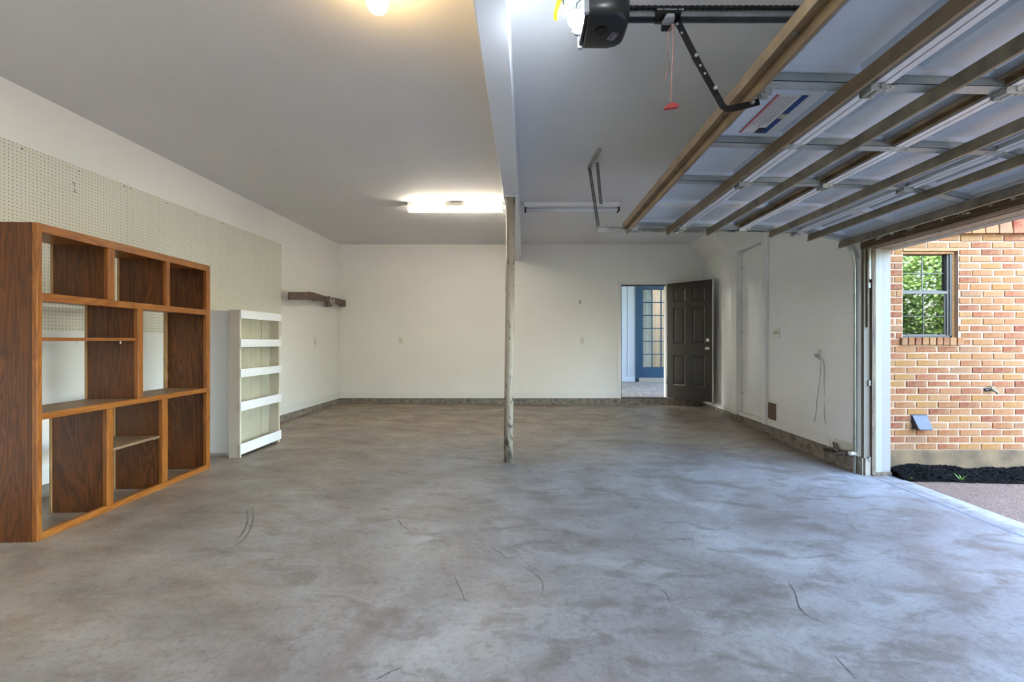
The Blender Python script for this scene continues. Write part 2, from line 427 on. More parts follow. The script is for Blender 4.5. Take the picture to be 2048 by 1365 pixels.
# baseboards with a stepped top
def baseboard(mb, ax, a0, a1, w, z0, h, sgn):
    for d, q0, q1 in ((.013, 0, .72), (.009, .72, .88), (.005, .88, 1)):
        lo, hi = sorted((w, w+sgn*d))
        if ax == 'x': mb.box(a0, a1, lo, hi, z0+h*q0, z0+h*q1)
        else: mb.box(lo, hi, a0, a1, z0+h*q0, z0+h*q1)
m = MB(); baseboard(m, 'x', -3.37, DX0-.055, D, .092, .095, -1); baseboard(m, 'x', DX1+.05, RX, D, .092, .095, -1)
struct(m.build('baseboard_back', TRIMW), 'white stepped baseboard along the far wall', 'baseboard')
m = MB(); baseboard(m, 'y', -10.2, -.01, 0, .092, .10, 1)
struct(m.build('baseboard_left', TRIMW, loc=LO, rz=LR), 'white stepped baseboard along the left wall', 'baseboard')
# right wall: far stretch with the tall cupboard door, then the big opening
SY0, SY1, SZ0, SZ1 = 6.21, 6.96, .06, 2.46
OY0, OY1, OZ = -.46, 4.37, H+.874
m = MB()
m.box(RX, 3.43, OY1+.05, SY0, .014, CZ).box(RX, 3.43, SY1, D, .014, CZ).box(RX, 3.43, SY0, SY1, SZ1, CZ).box(RX+.09, 3.43, SY0, SY1, .014, SZ1)
m.box(RX, 3.43, OY0, OY1+.05, OZ+.075, CZ).box(RX, 3.43, -2.2, OY0, -.2, CZ)
wall_right = struct(m.build('wall_right', WALLG), 'glossy white wall with the cupboard door and pet flap', 'wall')
MB().box(RX-.012, 3.43, OY1+.02, D, -.3, .012).build('curb', CURB, wall_right)
m = MB(); baseboard(m, 'y', 4.86, SY0-.10, RX, .015, .10, -1)
struct(m.build('baseboard_right', TRIMW), 'white baseboard under the pet flap', 'baseboard')
m = MB(); baseboard(m, 'y', OY1+.07, 4.80, RX, .015, .10, -1)
struct(m.build('baseboard_right', DIRTY), 'scuffed loose end of baseboard beside the door track', 'baseboard')
m = MB(); baseboard(m, 'y', SY1+.17, D-.02, RX, .015, .10, -1)
struct(m.build('baseboard_right', TRIMW), 'white baseboard behind the dark open door', 'baseboard')
# stair soffit in the upper corner
m = MB().prism([(RX, H+1.44), (RX, CZ), (2.91, CZ)], 'y', 7.30, D)
struct(m.build('wall_soffit', WALL), 'sloping boxed soffit in the far right ceiling corner', 'soffit')
# cupboard door
cd = struct(bpy.data.objects.new('door_1', None), 'tall flush white cupboard door in the right wall', 'door'); COL.objects.link(cd); cd.location = (RX, (SY0+SY1)/2, .06)
def wbox(o, *a):       # box given in world coordinates, parent at o.location
    x, y, z = o.location
    return B(a[0]-x, a[1]-x, a[2]-y, a[3]-y, a[4]-z, a[5]-z)
wbox(cd, RX+.045, RX+.08, SY0+.006, SY1-.012, SZ0+.008, SZ1-.006).build('door_leaf', WALLG, cd, .002)
t_ = .042
wbox(cd, RX-t_, RX, SY0-.10, SY0, .02, SZ1+.09).build('casing', TRIMW, cd, .004)
wbox(cd, RX-t_, RX, SY1, SY1+.17, .02, SZ1+.09).build('casing', TRIMW, cd, .004)
wbox(cd, RX-t_+.001, RX, SY0, SY1, SZ1, SZ1+.09).build('casing', TRIMW, cd, .004)
wbox(cd, RX-.004, RX+.09, SY0, SY1, .014, SZ0).build('threshold', TRIMW, cd, .002)
for z in (.35, .75, 1.25, 1.7, 2.2): wbox(cd, RX+.036, RX+.046, SY1-.03, SY1-.012, z, z+.012).build('nail_head', GALVD, cd)
# jamb of the big opening
jb = MB(); jz = -.149
tj = struct(bpy.data.objects.new('trim_1', None), 'layered jamb at the far side of the garage opening', 'jamb'); COL.objects.link(tj)
B(RX, 3.245, OY1+.012, OY1+.05, .014, OZ+.06).build('primed_board', JAMBP, tj)
B(3.238, 3.275, OY1-.012, OY1+.05, jz+.012, OZ).build('bare_board', BROWNW, tj, .002)
B(3.275, 3.335, OY1-.004, OY1+.05, jz+.035, OZ-.0).build('stop_board', JAMBW, tj, .002)
B(3.335, 3.425, OY1+.004, OY1+.05, jz+.035, OZ-.0).build('outer_board', paint('jamb_cream', (.19,.175,.16), .5, .04, .15), tj, .002)
B(3.25, 3.43, OY1-.01, OY1+.06, jz, jz+.034).build('sill_block', BROWNW, tj, .003)
B(RX+.005, 3.24, OY1+.0, OY1+.05, jz, .014).build('concrete_end', CURB, tj)
for z in (1.62, .70, -.02+.0): B(3.215, 3.245, OY1-.002, OY1+.012, z, z+.05).build('bracket', GALVD, tj, .001)
B(3.20, 3.208, OY1-.01, OY1+.012, 1.25, OZ+.05).build('flashing_strip', BROWNW, tj)
B(3.216, 3.236, OY1-.008, OY1+.012, 1.70, OZ+.05).build('angle_iron', GALVD, tj)
th = struct(bpy.data.objects.new('trim_2', None), 'peeling brown header boards over the garage opening', 'header'); COL.objects.link(th)
B(3.165, 3.19, OY0, OY1+.04, OZ, OZ+.075).build('peeling_board', BROWNH, th, .002)
B(3.19, 3.27, OY0, OY1+.04, OZ-.002, OZ+.075).build('inner_soffit_board', BROWNH, th, .002)
B(3.27, 3.40, OY0, OY1+.04, OZ-.006, OZ+.075).build('middle_soffit_board', HEADT, th, .002)
B(3.40, 3.50, OY0, OY1+.06, OZ-.008, OZ+.20).build('outer_soffit_board', JAMBW, th, .002)
chips = MB()
for i in range(46):
    y = random.uniform(0.2, 4.2); l = random.uniform(.01, .07); z = OZ+random.uniform(.03, .068)
    chips.box(3.1635, 3.1655, y, y+l, z, min(z+random.uniform(.003,.014), OZ+.074))
chips.build('paint_chips', paint('chip_white', (.6,.56,.5), .6), th)['kind'] = 'stuff'
B(3.43, 3.50, OY0-.3, OY1+.06, OZ+.19, CZ+.22).build('outer_fascia', JAMBW, th)

# ceiling beam
bm_ = struct(B(-.229, -.082, -2.15, D-.001, H+1.45, CZ).build('trim_3', BEAM, bevel=.006), 'boxed white beam running down the middle of the ceiling', 'beam')

# ------------------------------------------------------------------ post
pt = thing('support_post', 'scuffed white steel pipe post under the ceiling beam', 'post', (-.184, 4.683, fz(-.184, 4.683)))
zt = H+1.45-fz(-.184,4.683)
MB().tube([(0,0,.008), (.013,0,zt*.5), (.027,0,zt-.006)], .0455, 28).build('pipe', POSTM, pt, smooth=True)
B(-.065,.065,-.06,.06,0,.009).build('base_plate', plain('rusty_plate', (.22,.18,.15), .6, .4, .3, 20), pt, .001)
B(-.07+.027,.07+.027,-.06,.06,zt-.007,zt).build('top_plate', BEAM, pt)
for x in (-.052,.052): MB().tube([(x,-.045,.009),(x,-.045,.016)], .008, 6).build('bolt', GALVD, pt)

# ------------------------------------------------------------------ bookcase
bc = thing('bookcase', 'large open-backed orange brown oak bookcase standing at the left wall', 'bookcase', (-2.72, 2.583, 0), .04)
BD, BL, BH = .36, 1.507, 1.78
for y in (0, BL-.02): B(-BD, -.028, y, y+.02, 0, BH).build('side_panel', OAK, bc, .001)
def stile(y0, y1, z0, z1): B(-.028, 0, y0, y1, z0, z1).build('face_stile', OAKF, bc, .003)
def rail(y0, y1, z0, z1): B(-.028, -.0005, y0, y1, z0, z1).build('face_rail', OAKH, bc, .003)
stile(0, .03, 0, BH); stile(BL-.052, BL, 0, BH)
R1, R2, CT1, CT2 = 1.345, 1.390, .675, .712
rail(.03, BL-.052, BH-.052, BH); rail(.03, BL-.052, R1, R2); rail(.03, BL-.052, CT1, CT2); rail(.03, BL-.052, 0, .042)
B(-BD, -.028, .02, BL-.02, BH-.03, BH-.008).build('top_board', OAKH, bc)
B(-BD, -.028, .02, BL-.02, R1+.02, R2-.005).build('shelf', OAKH, bc)
B(-BD, -.028, .02, BL-.02, CT1+.015, CT2-.002).build('shelf', OAKS, bc)
def divider(y0, y1, z0, z1, zs0, zs1):
    stile(y0, y1, zs0, zs1)
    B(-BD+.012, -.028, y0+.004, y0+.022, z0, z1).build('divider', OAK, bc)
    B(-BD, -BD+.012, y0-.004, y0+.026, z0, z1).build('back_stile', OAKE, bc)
divider(.46, .514, R2-.005, BH-.03, R2, BH-.052); divider(.977, 1.018, R2-.005, BH-.03, R2, BH-.052)
divider(.706, .755, CT2, R1+.02, CT2, R1)
divider(.453, .503, 0, CT1+.015, .042, CT1); divider(.94, .997, 0, CT1+.015, .042, CT1)
for z0, z1 in ((.0, CT1+.01), (CT2, R1+.018), (R2, BH-.03)):
    B(-BD-.004, -BD+.010, BL-.05, BL-.018, z0, z1).build('back_stile', OAKE, bc)
B(-.33, -.012, .02, .706, 1.117+.002, 1.117+.022).build('shelf', OAKH, bc, .002)
B(-.33, -.02, .475, .944, .385, .403).build('shelf', OAKS, bc, .002)
for (y, z) in ((.30,1.10),(.62,1.10),(.49,.375),(.93,.375)): MB().tube([(-.05,y,z),(-.05,y,z+.02)], .004, 6).build('shelf_pin', WHITEP, bc)

# ------------------------------------------------------------------ white slatted cabinet
cz0 = 0.0
wc = thing('slatted_cabinet', 'white wooden cabinet with slat-fronted shallow rack right of the bookcase', 'cabinet', (-3.1, 4.8, 0))
def cbx(name, m_, *a, bev=.002): return wbox(wc, *a).build(name, m_, wc, bev)
cbx('side_panel', CABP, -3.40, -2.862, 4.50, 4.52, .035, 1.417)
cbx('side_panel', CABP, -3.40, -2.862, 5.12, 5.14, .035, 1.417)
cbx('top_board', CABP, -3.40, -2.862, 4.52, 5.12, 1.397, 1.416)
cbx('bottom_board', CABP, -3.40, -2.862, 4.52, 5.12, .035, .055)
cbx('foot_rail', CABP, -3.38, -2.93, 4.54, 5.10, 0.0, .036)
for y0, y1, z0 in ((4.45, 4.47, 0.002), (5.15, 5.17, 0.002)):
    o = cbx('rack_side', CABB, -2.85, -2.747, y0, y1, z0-.006, 1.42)
    cbx('rack_edge', CREAM, -2.747, -2.741, y0, y1+.0, z0-.004, 1.40)
yy = [4.47, 4.60, 4.80, 5.00, 5.15]
for i in range(4): cbx('back_plank', CABI, -2.862, -2.851+.002*(i % 2), yy[i]+.002, yy[i+1]-.002, .03, 1.41, bev=.003)
SL = [(1.338,1.418),(1.060,1.137),(.770,.850),(.448,.535),(.032,.132)]
for i, (a, b) in enumerate(SL):
    o = wbox(wc, -2.741, -2.727, 4.447-.002*i, 5.175, a, b).build('front_slat', CABS, wc, .002)
    if i: cbx('rack_shelf', CABI, -2.850, -2.742, 4.47, 5.15, a+.004, a+.02)

# ------------------------------------------------------------------ pegboards on the left wall (local frame of the wall)
for (y0, y1, lab) in ((1.56, 4.0, 'cream pegboard sheet above the left half of the bookcase, nearer the camera'), (4.003, 6.445, 'cream pegboard sheet reaching past the white slatted cabinet')):
    o = B(.010, .016, 0, y1-y0, 0, 1.262).build('pegboard', PEG, loc=LO, rz=LR)
    rot = Matrix.Rotation(LR, 3, 'Z'); o.location = Vector(LO)+rot @ Vector((0, y0-D, H+.080))
    tag(o, lab, 'pegboard', 'pegboards on the left wall')
    for zz in (.02, .62, 1.22): B(.0, .010, .02, y1-y0-.02, zz, zz+.02).build('batten', WALL, o)
    for q in range(7):
        yq = .03+(y1-y0-.06)*q/6; MB().tube([(.015,yq,1.245-.008*(q%3)),(.019,yq,1.245-.008*(q%3))], .006, 6).build('screw', GALVD, o)
def lwall(name, label, cat, Y, z, **k):
    rot = Matrix.Rotation(LR, 3, 'Z'); p = Vector(LO)+rot @ Vector((0, Y-D, z)); return thing(name, label, cat, p, LR, **k)
h = lwall('peg_hook', 'small dark bent peg hook high on the nearest pegboard', 'hook', 930*3.455/(1053-142), H+.08+1.262*.86)
MB().tube([(.012,0,.04),(.03,0,.035),(.034,0,0),(.030,0,-.03),(.045,0,-.035)], .0035, 6).build('wire', GALVD, h)

# ------------------------------------------------------------------ old carved wall bracket at the far left
def pl(px, py, X=-3.25): Y = F*X/(px-1053); return (Y, H+(683-py)/F*Y)
wbk = thing('carved_wood_bracket', 'long carved brown wooden wall bracket with a ring, near the far left corner', 'bracket', (-3.25, 7.2, 1.7))
def wpoly(pts, x0, x1, name, m_, X=-3.25, bev=.003):
    P = [(a-7.2, b-1.7) for a, b in (pl(px, py, X) for px, py in pts)]
    return MB().prism(P, 'x', x0, x1).build(name, m_, wbk, bev)
wpoly([(579,584),(616,584.5),(618,583.6),(626,585.3),(640,589.5),(654,594),(655,604.5),(646,603),(636,601.5),(630,602.6),(624,601.3),(616,600.4),(579,600)], -.02, .012, 'plank', RACKW)
wpoly([(653,594.5),(658,593),(665,594.5),(690,601),(690,613.6),(682,613.6),(680,610.5),(676,608.2),(671,607.3),(667,608.6),(663,612),(662,613.6),(653.5,613.6),(653.5,604)], -.03, .016, 'arched_end', RACKW)
ys, zs = pl(661, 602)
rg = MB(); pth = [(.030, ys-7.2+.085*math.cos(t*math.pi/8), zs-1.7+.058*math.sin(t*math.pi/8)) for t in range(17)]
rg.tube(pth, .011, 8); rg.tube([(.03, ys-7.26, zs-1.72), (.045, ys-7.2, zs-1.70), (.03, ys-7.15, zs-1.65)], .009, 6)
rg.ball((.03, ys-7.2, zs-1.705), .026, 10, 6)
rg.build('iron_ring', plain('worn_iron', (.55,.52,.46), .4, .6, .4, 30), wbk, smooth=True)
for px in (601, 646):
    y_, z_ = pl(px, 596); B(-.14, -.02, y_-7.2-.015, y_-7.2+.015, z_-1.7-.03, z_-1.7+.02).build('wall_arm', RACKW, wbk)

# ------------------------------------------------------------------ electrical plates
def outlet(root, ax):
    """duplex outlet, plate in local xz (ax='y': faces -Y) or local yz facing +x / -x"""
    def bx(w0, w1, z0, z1, d0, d1):
        if ax == 'y': return B(w0, w1, -d1, -d0, z0, z1)
        if ax == 'x': return B(d0, d1, w0, w1, z0, z1)
        return B(-d1, -d0, w0, w1, z0, z1)
    bx(-.036, .036, -.058, .058, 0, .006).build('cover_plate', IVORY, root, .002)
    for z in (-.021, .021):
        s_ = bx(-.017, .017, z-.014, z+.014, .006, .009).build('socket', IVORY, root, .003)
        for w in (-.007, .007): bx(w-.0016, w+.0016, z-.003, z+.008, .009, .0096).build('slot', HOLE, s_)
        bx(-.003, .003, z-.011, z-.006, .009, .0096).build('slot', HOLE, s_)
sc_ = 111
def bw(px, py): return ((px-1053)/sc_*1.0, D, H+(683-py)/sc_)
o = thing('wall_outlet', 'ivory duplex outlet low on the far wall, left of the post', 'outlet', bw(801.5, 682), group='duplex outlets'); outlet(o, 'y')
o = thing('wall_outlet', 'ivory duplex outlet on the far wall between post and doorway', 'outlet', bw(1164, 682), group='duplex outlets'); outlet(o, 'y')
o = lwall('wall_outlet', 'ivory duplex outlet on the left wall below the carved bracket', 'outlet', F*3.395/(1053-629.5), H+.0, group='duplex outlets'); outlet(o, 'x')
o = thing('wall_outlet', 'ivory outlet half hidden behind the dark open door', 'outlet', (RX, F*RX/(1441.5-1053), H-.03), group='duplex outlets'); outlet(o, '-x')
def rw(px, py, d=0): Y = F*(RX-d)/(px-1053); return (RX-d, Y, H+(683-py)/F*Y)
o = thing('wall_outlet', 'ivory outlet with a thin grey cable plugged in, beside the door track', 'outlet', rw(1639.7, 708), group='duplex outlets'); outlet(o, '-x')
cbp = Vector(rw(1639.7, 708)); 
c = thing('low_voltage_cable', 'thin grey cable dangling from the outlet beside the door track', 'cable', cbp)
B(-.05, -.010, -.016, .016, -.034, -.004).build('plug', GREYP, c, .005)
def rel(px, py, d): p = Vector(rw(px, py, d)); return tuple(p-cbp)
MB().tube([(-.045,0,-.03), rel(1642,722,.035), rel(1641,745,.02), rel(1638,770,.025), rel(1634,800,.02), rel(1632,825,.03), rel(1628,845,.02)], .0032, 6).build('wire', GREYP, c, smooth=True)
MB().tube([(-.03,-.012,-.03), rel(1647,722,.008), rel(1648.5,735,.008), rel(1648,760,.008), rel(1649,800,.008), rel(1648,825,.008), rel(1651,849,.008)], .0030, 6).build('wire', GREYP, c, smooth=True)
sp_ = thing('switch_plate', 'ivory three-gang light switch plate right of the cupboard door', 'switch', rw(1553.5, 666))
B(-.007, 0, -.083, .083, -.060, .060).build('cover_plate', IVORY, sp_, .003)
for y in (-.046, 0, .046):
    B(-.009, -.007, y-.006, y+.006, -.013, .013).build('switch_slot', HOLE, sp_); MB().hexa([(-.008,y-.004,-.004),(-.008,y+.004,-.004),(-.008,y+.004,.008),(-.008,y-.004,.008),(-.024,y-.003,-.010),(-.024,y+.003,-.010),(-.022,y+.003,.0),(-.022,y-.003,.0)]).build('toggle', IVORY, sp_)
bt = thing('door_opener_button', 'small dark red lit push button beside the cupboard door casing', 'button', rw(1531.5, 666.5))
B(-.026, 0, -.03, .03, -.036, .036).build('housing', plain('maroon_plastic', (.10,.02,.015), .4), bt, .004)
B(-.030, -.026, -.013, .013, -.012, .014).build('push_cap', glow('lit_button', (1,.35,.15), 1.6), bt, .002)
# pet flap
pf = thing('pet_flap', 'small white framed pet flap with brown door low in the right wall', 'pet door', rw(1545, 824))
fy = .14; fzz = .115
for a in ((-.012,0,-fy,-fy+.03,-fzz-.03,fzz+.03),(-.012,0,fy-.03,fy,-fzz-.03,fzz+.03),(-.012,0,-fy+.03,fy-.03,fzz,fzz+.03),(-.012,0,-fy+.03,fy-.03,-fzz-.03,-fzz)): B(*a).build('frame', WHITEP, pf, .003)
MB().prism([(-fy+.03,fzz),(fy-.03,fzz),(fy-.04,-fzz+.03),(fy-.07,-fzz),(-fy+.05,-fzz),(-fy+.03,-fzz+.02)], 'x', -.006, -.001).build('flap', plain('smoky_brown_flap', (.13,.07,.035), .35), pf)
B(-.014,-.012,-.005,.005,-fzz-.026,-fzz-.016).build('latch', GALVD, pf)
kn = thing('pet_flap_hook', 'tiny round metal hook in the wall left of the pet flap', 'hook', rw(1534, 821))
MB().tube([(-.002,.02*math.cos(t*math.pi/6),.022*math.sin(t*math.pi/6)) for t in range(3, 10)], .004, 6).build('wire', GALVD, kn)
# scrap hook on far wall
hk = thing('wall_anchor', 'small torn anchor hole with a nail on the far wall left of the doorway', 'nail', bw(1160, 604))
B(-.004,.004,-.012,0,-.03,.02).build('nail', GALVD, hk); B(-.014,.012,-.0015,0,-.045,.035).build('torn_plaster', plain('torn_plaster', (.50,.45,.38), .8), hk)

# ------------------------------------------------------------------ ceiling lights
def tubefix(name, label, x0, x1, lit):
    r = thing(name, label, 'light fixture', ((x0+x1)/2, 5.886, CZ), group='tube light fixtures on the ceiling'); L = (x1-x0)/2
    MB().prism([(-.055,0),(.055,0),(.05,-.045),(.02,-.058),(-.02,-.058),(-.05,-.045)], 'x', -L, L).build('housing', WHITEP, r, .002)
    for s_ in (-1, 1):
        B(min(s_*L,s_*(L-.006)), max(s_*L,s_*(L-.006)), -.06, .06, -.11, 0).build('end_plate', WHITEP, r, .002)
        for y in (-.032, .032): B(min(s_*(L-.006),s_*(L-.028)), max(s_*(L-.006),s_*(L-.028)), y-.011, y+.011, -.108, -.058).build('lamp_holder', WHITEP if lit else HOLE, r, .002)
    for y in (-.032, .032):
        MB().tube([(-L+.03, y, -.09), (L-.03, y, -.09)], .0165, 14).build('lamp_tube', TUBEL if lit else plain('unlit_tube', (.75,.77,.80), .25), r, smooth=True)
    return r
TUBEL = glow('lit_tube', (1, .88, .70), TUBE)
def fill_tubelamp(x, y, where):  # out-of-view fill lamps, added to brighten walls, floor and door
    r = thing('tube_light', 'added unseen fill tube light on the ceiling above the camera, '+where+' of the beam', 'light fixture', (x, y, CZ))
    B(-.06, .06, -.61, .61, -.05, 0).build('housing', WHITEP, r, .003)
    m_ = glow('fill_cool_tube', (.93, .97, 1), TUBE_FILL)
    for q in (-.032, .032): MB().tube([(q, -.59, -.08), (q, .59, -.08)], .0165, 14).build('lamp_tube', m_, r, smooth=True)
    for q in (-.60, .60): B(-.05, .05, q-.012, q+.012, -.10, -.05).build('lamp_holder', WHITEP, r)
fill_tubelamp(-1.5, .6, 'left'); fill_tubelamp(.42, .35, 'right')
r = tubefix('tube_light', 'lit warm fluorescent tube light on the ceiling left of the post', (817-1053)/158, (1006-1053)/158, True)
B(-.12, .12, -.075, -.055, -.055, -.012).build('ballast_cover', IVORY, r, .003)
cdl = MB().tube([(.60, -.02, -.09), (.66, -.05, -.10), (.70,-.1,-.13), (.66,-.12,-.22), (.62,-.13,-.27)], .0035, 6); cdl.build('pull_cord', WHITEP, r, smooth=True)
tubefix('tube_light', 'unlit white fluorescent tube light on the ceiling right of the beam', (1048-1053)/158, (1239-1053)/158, False)
bl = thing('ceiling_bulb', 'lit warm round bulb in a ceramic holder at the top of the picture', 'bulb', (-.705, 2.2, CZ))
MB().tube([(0,0,0),(0,0,-.02),(0,0,-.05)], [.06,.055,.03], 20).build('holder', WHITEP, bl, smooth=True)
MB().ball((0,0,-.145), .050, 24, 16).build('globe', glow('warm_bulb', (1, .66, .26), BULB), bl, smooth=True)
MB().tube([(0,0,-.05),(0,0,-.075),(0,0,-.11)], [.014,.018,.032], 16).build('neck', glow('warm_bulb_neck', (1, .66, .26), 8), bl, smooth=True)

# ------------------------------------------------------------------ opener: motor, rail, trolley, arm, rope
YO = 1.98
mo = thing('garage_door_opener', 'black garage door opener motor hanging from the ceiling with a lit bulb', 'opener', (.33, YO, CZ))
pl_ = [(-.085,-.12),(.02,-.125),(.06,-.115),(.085,-.095),(.097,-.06),(.098,0),(.097,.06),(.092,.085),(.07,.108),(.03,.122),(-.085,.12)]
bmz = MB(); k = len(pl_)
for (z, s_) in ((-.40,.86),(-.415,.94),(-.395,1.0),(-.30,1.0),(-.26,.97)):
    pass
levels = [(-.436,.80),(-.432,.90),(-.420,.97),(-.395,1.0),(-.30,1.0),(-.265,.985),(-.25,.94)]
for (z, s_) in levels: bmz.v += [(x*s_+(.0 if x > 0 else (s_-1)*.0), y*s_, z) for x, y in pl_]
for i in range(len(levels)-1):
    for q in range(k):
        a = i*k+q; b = i*k+(q+1) % k; bmz.f.append((a, b, b+k, a+k))
bmz.f.append(tuple(range(k))); bmz.f.append(tuple(range((len(levels)-1)*k, len(levels)*k)))
hood = bmz.build('hood', BLACKP, mo, .004, smooth=True)
B(-.095,-.083,-.10,.10,-.425,-.27).build('lens_bezel', plain('clear_bezel', (.03,.032,.035), .35), mo, .004)
for y in (-.112, .112): B(-.10,-.078,y-.010,y+.010,-.432,-.26).build('corner_clip', GREYP, mo, .004)
MB().tube([(-.014,-.022,-.435),(-.014,-.022,-.440)], .025, 20).build('vent_cap', BLACKM, mo)
for q in range(4): B(-.031+.010*q,-.026+.010*q,-.036,-.008,-.4415,-.4398).build('vent_slot', HOLE, mo)
PINK = plain('faded_violet_print', (.42,.33,.45), .5); GRYL = plain('grey_print', (.36,.38,.42), .5)
lb = bpy.data.objects.new('logo', None); 
rr = MB(); L2, W2 = .030, .0100
pts = [(-L2+W2-W2*math.sin(t*math.pi/8), W2*math.cos(t*math.pi/8)) for t in range(9)]+[(L2-W2+W2*math.sin(t*math.pi/8), -W2*math.cos(t*math.pi/8)) for t in range(9)]
n_ = len(pts)
for q in range(n_):
    a = pts[q]; b = pts[(q+1) % n_]; f = .84
    rr.quad((a[0],a[1],0),(b[0],b[1],0),(b[0]*.955,b[1]*.86,0),(a[0]*.955,a[1]*.86,0))
RL = Matrix.Translation((.046,.022,-.4368)) @ Matrix.Rotation(math.radians(108), 4, 'Z') @ Matrix.Rotation(math.pi, 4, 'X')
lg = rr.build('logo_ring', PINK, mo); lg.matrix_local = RL
text('GENIE', .0160, PINK, mo, RL @ Matrix.Translation((0,0,.0002)) @ Matrix.Scale(1,4), 'logo_lettering')
text('MODEL 1028', .0092, GRYL, mo, RL @ Matrix.Translation((-.001,-.0175,.0002)), 'model_lettering')
# bulb and lens of the opener
MB().ball((-.122, 0, -.375), .034, 22, 14).build('bulb', glow('white_led_bulb', (.80,.90,1), LED), mo, smooth=True)
MB().tube([(-.10,0,-.375),(-.08,0,-.375)], .016, 16).build('bulb_neck', BLACKP, mo, smooth=True)
MB().ball((-.106, .055, -.392), .018, 14, 8).build('lens', plain('clear_lens', (.12,.14,.16), .2), mo, smooth=True)
MB().tube([(-.095,-.03,-.31),(-.12,-.045,-.34),(-.13,-.045,-.40),(-.10,-.03,-.415)], .0025, 6).build('bulb_cage', BLACKP, mo)
MB().tube([(-.095,.03,-.31),(-.12,.045,-.34),(-.13,.045,-.40),(-.10,.03,-.415)], .003, 6).build('bulb_cage', plain('brass_wire', (.5,.33,.15), .3, .8), mo)
def strapmesh(p0, p1, w, side, t=.0025, pitch=.0254, hole=.010):
    """perforated strap from p0 to p1 built of rails and rungs with real holes"""
    p0 = Vector(p0); p1 = Vector(p1); L = (p1-p0).length; u = (p1-p0).normalized(); s_ = Vector(side); s_ = (s_-u*s_.dot(u)).normalized(); n_ = u.cross(s_)
    mb = MB()
    def bb(a0, a1, b0, b1):
        P = []
        for c_ in (0, t):
            for (a, b) in ((a0,b0),(a1,b0),(a1,b1),(a0,b1)): P.append(p0+u*a+s_*b+n_*c_)
        mb.hexa(P)
    bb(0, L, 0, w/2-hole/2); bb(0, L, w/2+hole/2, w)
    q = 0
    while q*pitch < L:
        bb(q*pitch, min(L, q*pitch+pitch-hole), w/2-hole/2, w/2+hole/2); q += 1
    return mb
strapmesh((-.17,-.05,0), (-.13,-.02,-.24), .03, (1,0,0)).build('hanger_strap', GALVD, mo)
strapmesh((-.17,.05,0), (-.17,.12,-.28), .03, (1,0,0)).build('hanger_strap', GALVD, mo)
strapmesh((-.045,-.03,0), (-.06,.04,-.26), .03, (1,0,0)).build('hanger_strap', GALV, mo)
strapmesh((.08,.0,0), (.08,.0,-.26), .03, (1,0,0)).build('hanger_strap', GALV, mo)
cab = MB(); P = []
for t in range(30): P.append((-.190+.006*math.sin(t*.9)+t*.0012, -.03+.02*math.sin(t*1.9)+.0006*t, -.30+.045*math.cos(t*1.05)))
cab.tube(P, .0028, 6).tube([(-.135,0,-.33),(-.13,.01,-.36),(-.11,.01,-.372),(-.085,0,-.33)], .003, 6)
cab.build('coiled_wire', plain('grey_wire', (.10,.11,.12), .5), mo, smooth=True)
MB().hexa([(-.215,-.02,-.36),(-.200,-.02,-.365),(-.198,.02,-.37),(-.213,.02,-.365),(-.195,-.03,-.29),(-.175,-.03,-.29),(-.175,.0,-.29),(-.195,.0,-.29)]).build('yellow_tag', YEL, mo)
# rail
ZR = H+1.40
rl = thing('opener_rail', 'dark chain drive rail running from the opener to above the garage door', 'rail', (.43, YO, ZR))
RLN = 2.66
MB().sweep([(0,0,0),(RLN,0,0)], [(-.004,-.022),(-.004,.022),(-.030,.022),(-.030,.018),(-.008,.018),(-.008,-.018),(-.030,-.018),(-.030,-.022)], (0,1,0)).build('channel', DARKG, rl)
ch = MB()
for q in range(int(RLN/.0127)):
    for y in (-.030, .030):
        x = q*.0127; hw = .0045 if q % 2 else .0065
        ch.box(x, x+.0122, y-hw, y+hw, -.006, .006)
c_ = ch.build('drive_chain', BLACKM, rl); c_['kind'] = 'stuff'
B(RLN-.02, RLN+.05, -.03, .03, -.05, .04).build('header_bracket', GALVD, rl)
tr = thing('opener_trolley', 'black trolley with grey release latch on the opener rail', 'trolley', (.60, YO, ZR))
MB().hexa([(-.062,-.045,-.036),(.045,-.045,-.036),(.062,.045,-.02),(-.045,.045,-.02),(-.062,-.045,-.0),(.045,-.045,-.0),(.062,.045,-.005),(-.045,.045,-.005)]).build('carriage', BLACKM, tr, .003)
MB().prism([(-.020,-.040),(-.013,-.050),(.013,-.050),(.020,-.040),(.022,-.012),(.026,-.006),(.022,.002),(.016,.006),(-.016,.006),(-.022,.002),(-.026,-.006),(-.022,-.012)], 'z', -.052, -.036).build('release_latch', GREYP, tr, .003)
B(-.020,.022,.002,.030,-.062,-.030).build('latch_cup', BLACKM, tr, .004)
MT = Matrix.Translation((.0,-.046,-.018)) @ Matrix.Rotation(math.pi/2, 4, 'X')
text('DISENGAGE', .010, GRYL, tr, MT, 'lettering')
for s_ in (-1, 1):
    ar = MB(); ar.box(min(s_*.032,s_*.050), max(s_*.032,s_*.050), -.0468, -.046, -.0195, -.0165); ar.prism([(s_*.050,-.022),(s_*.056,-.018),(s_*.050,-.014)], 'y', -.0468, -.046)
    ar.build('arrow', GRYL, tr)
def op(px, py, y=YO): return Vector(((px-1053)/F*y, y, H+(683-py)/F*y))
am = thing('opener_linkage', 'bent black steel arm from the trolley down to the garage door', 'arm', tuple(op(1351, 36)))
def arel(px, py, y=YO): return tuple(op(px, py, y)-op(1351, 36))
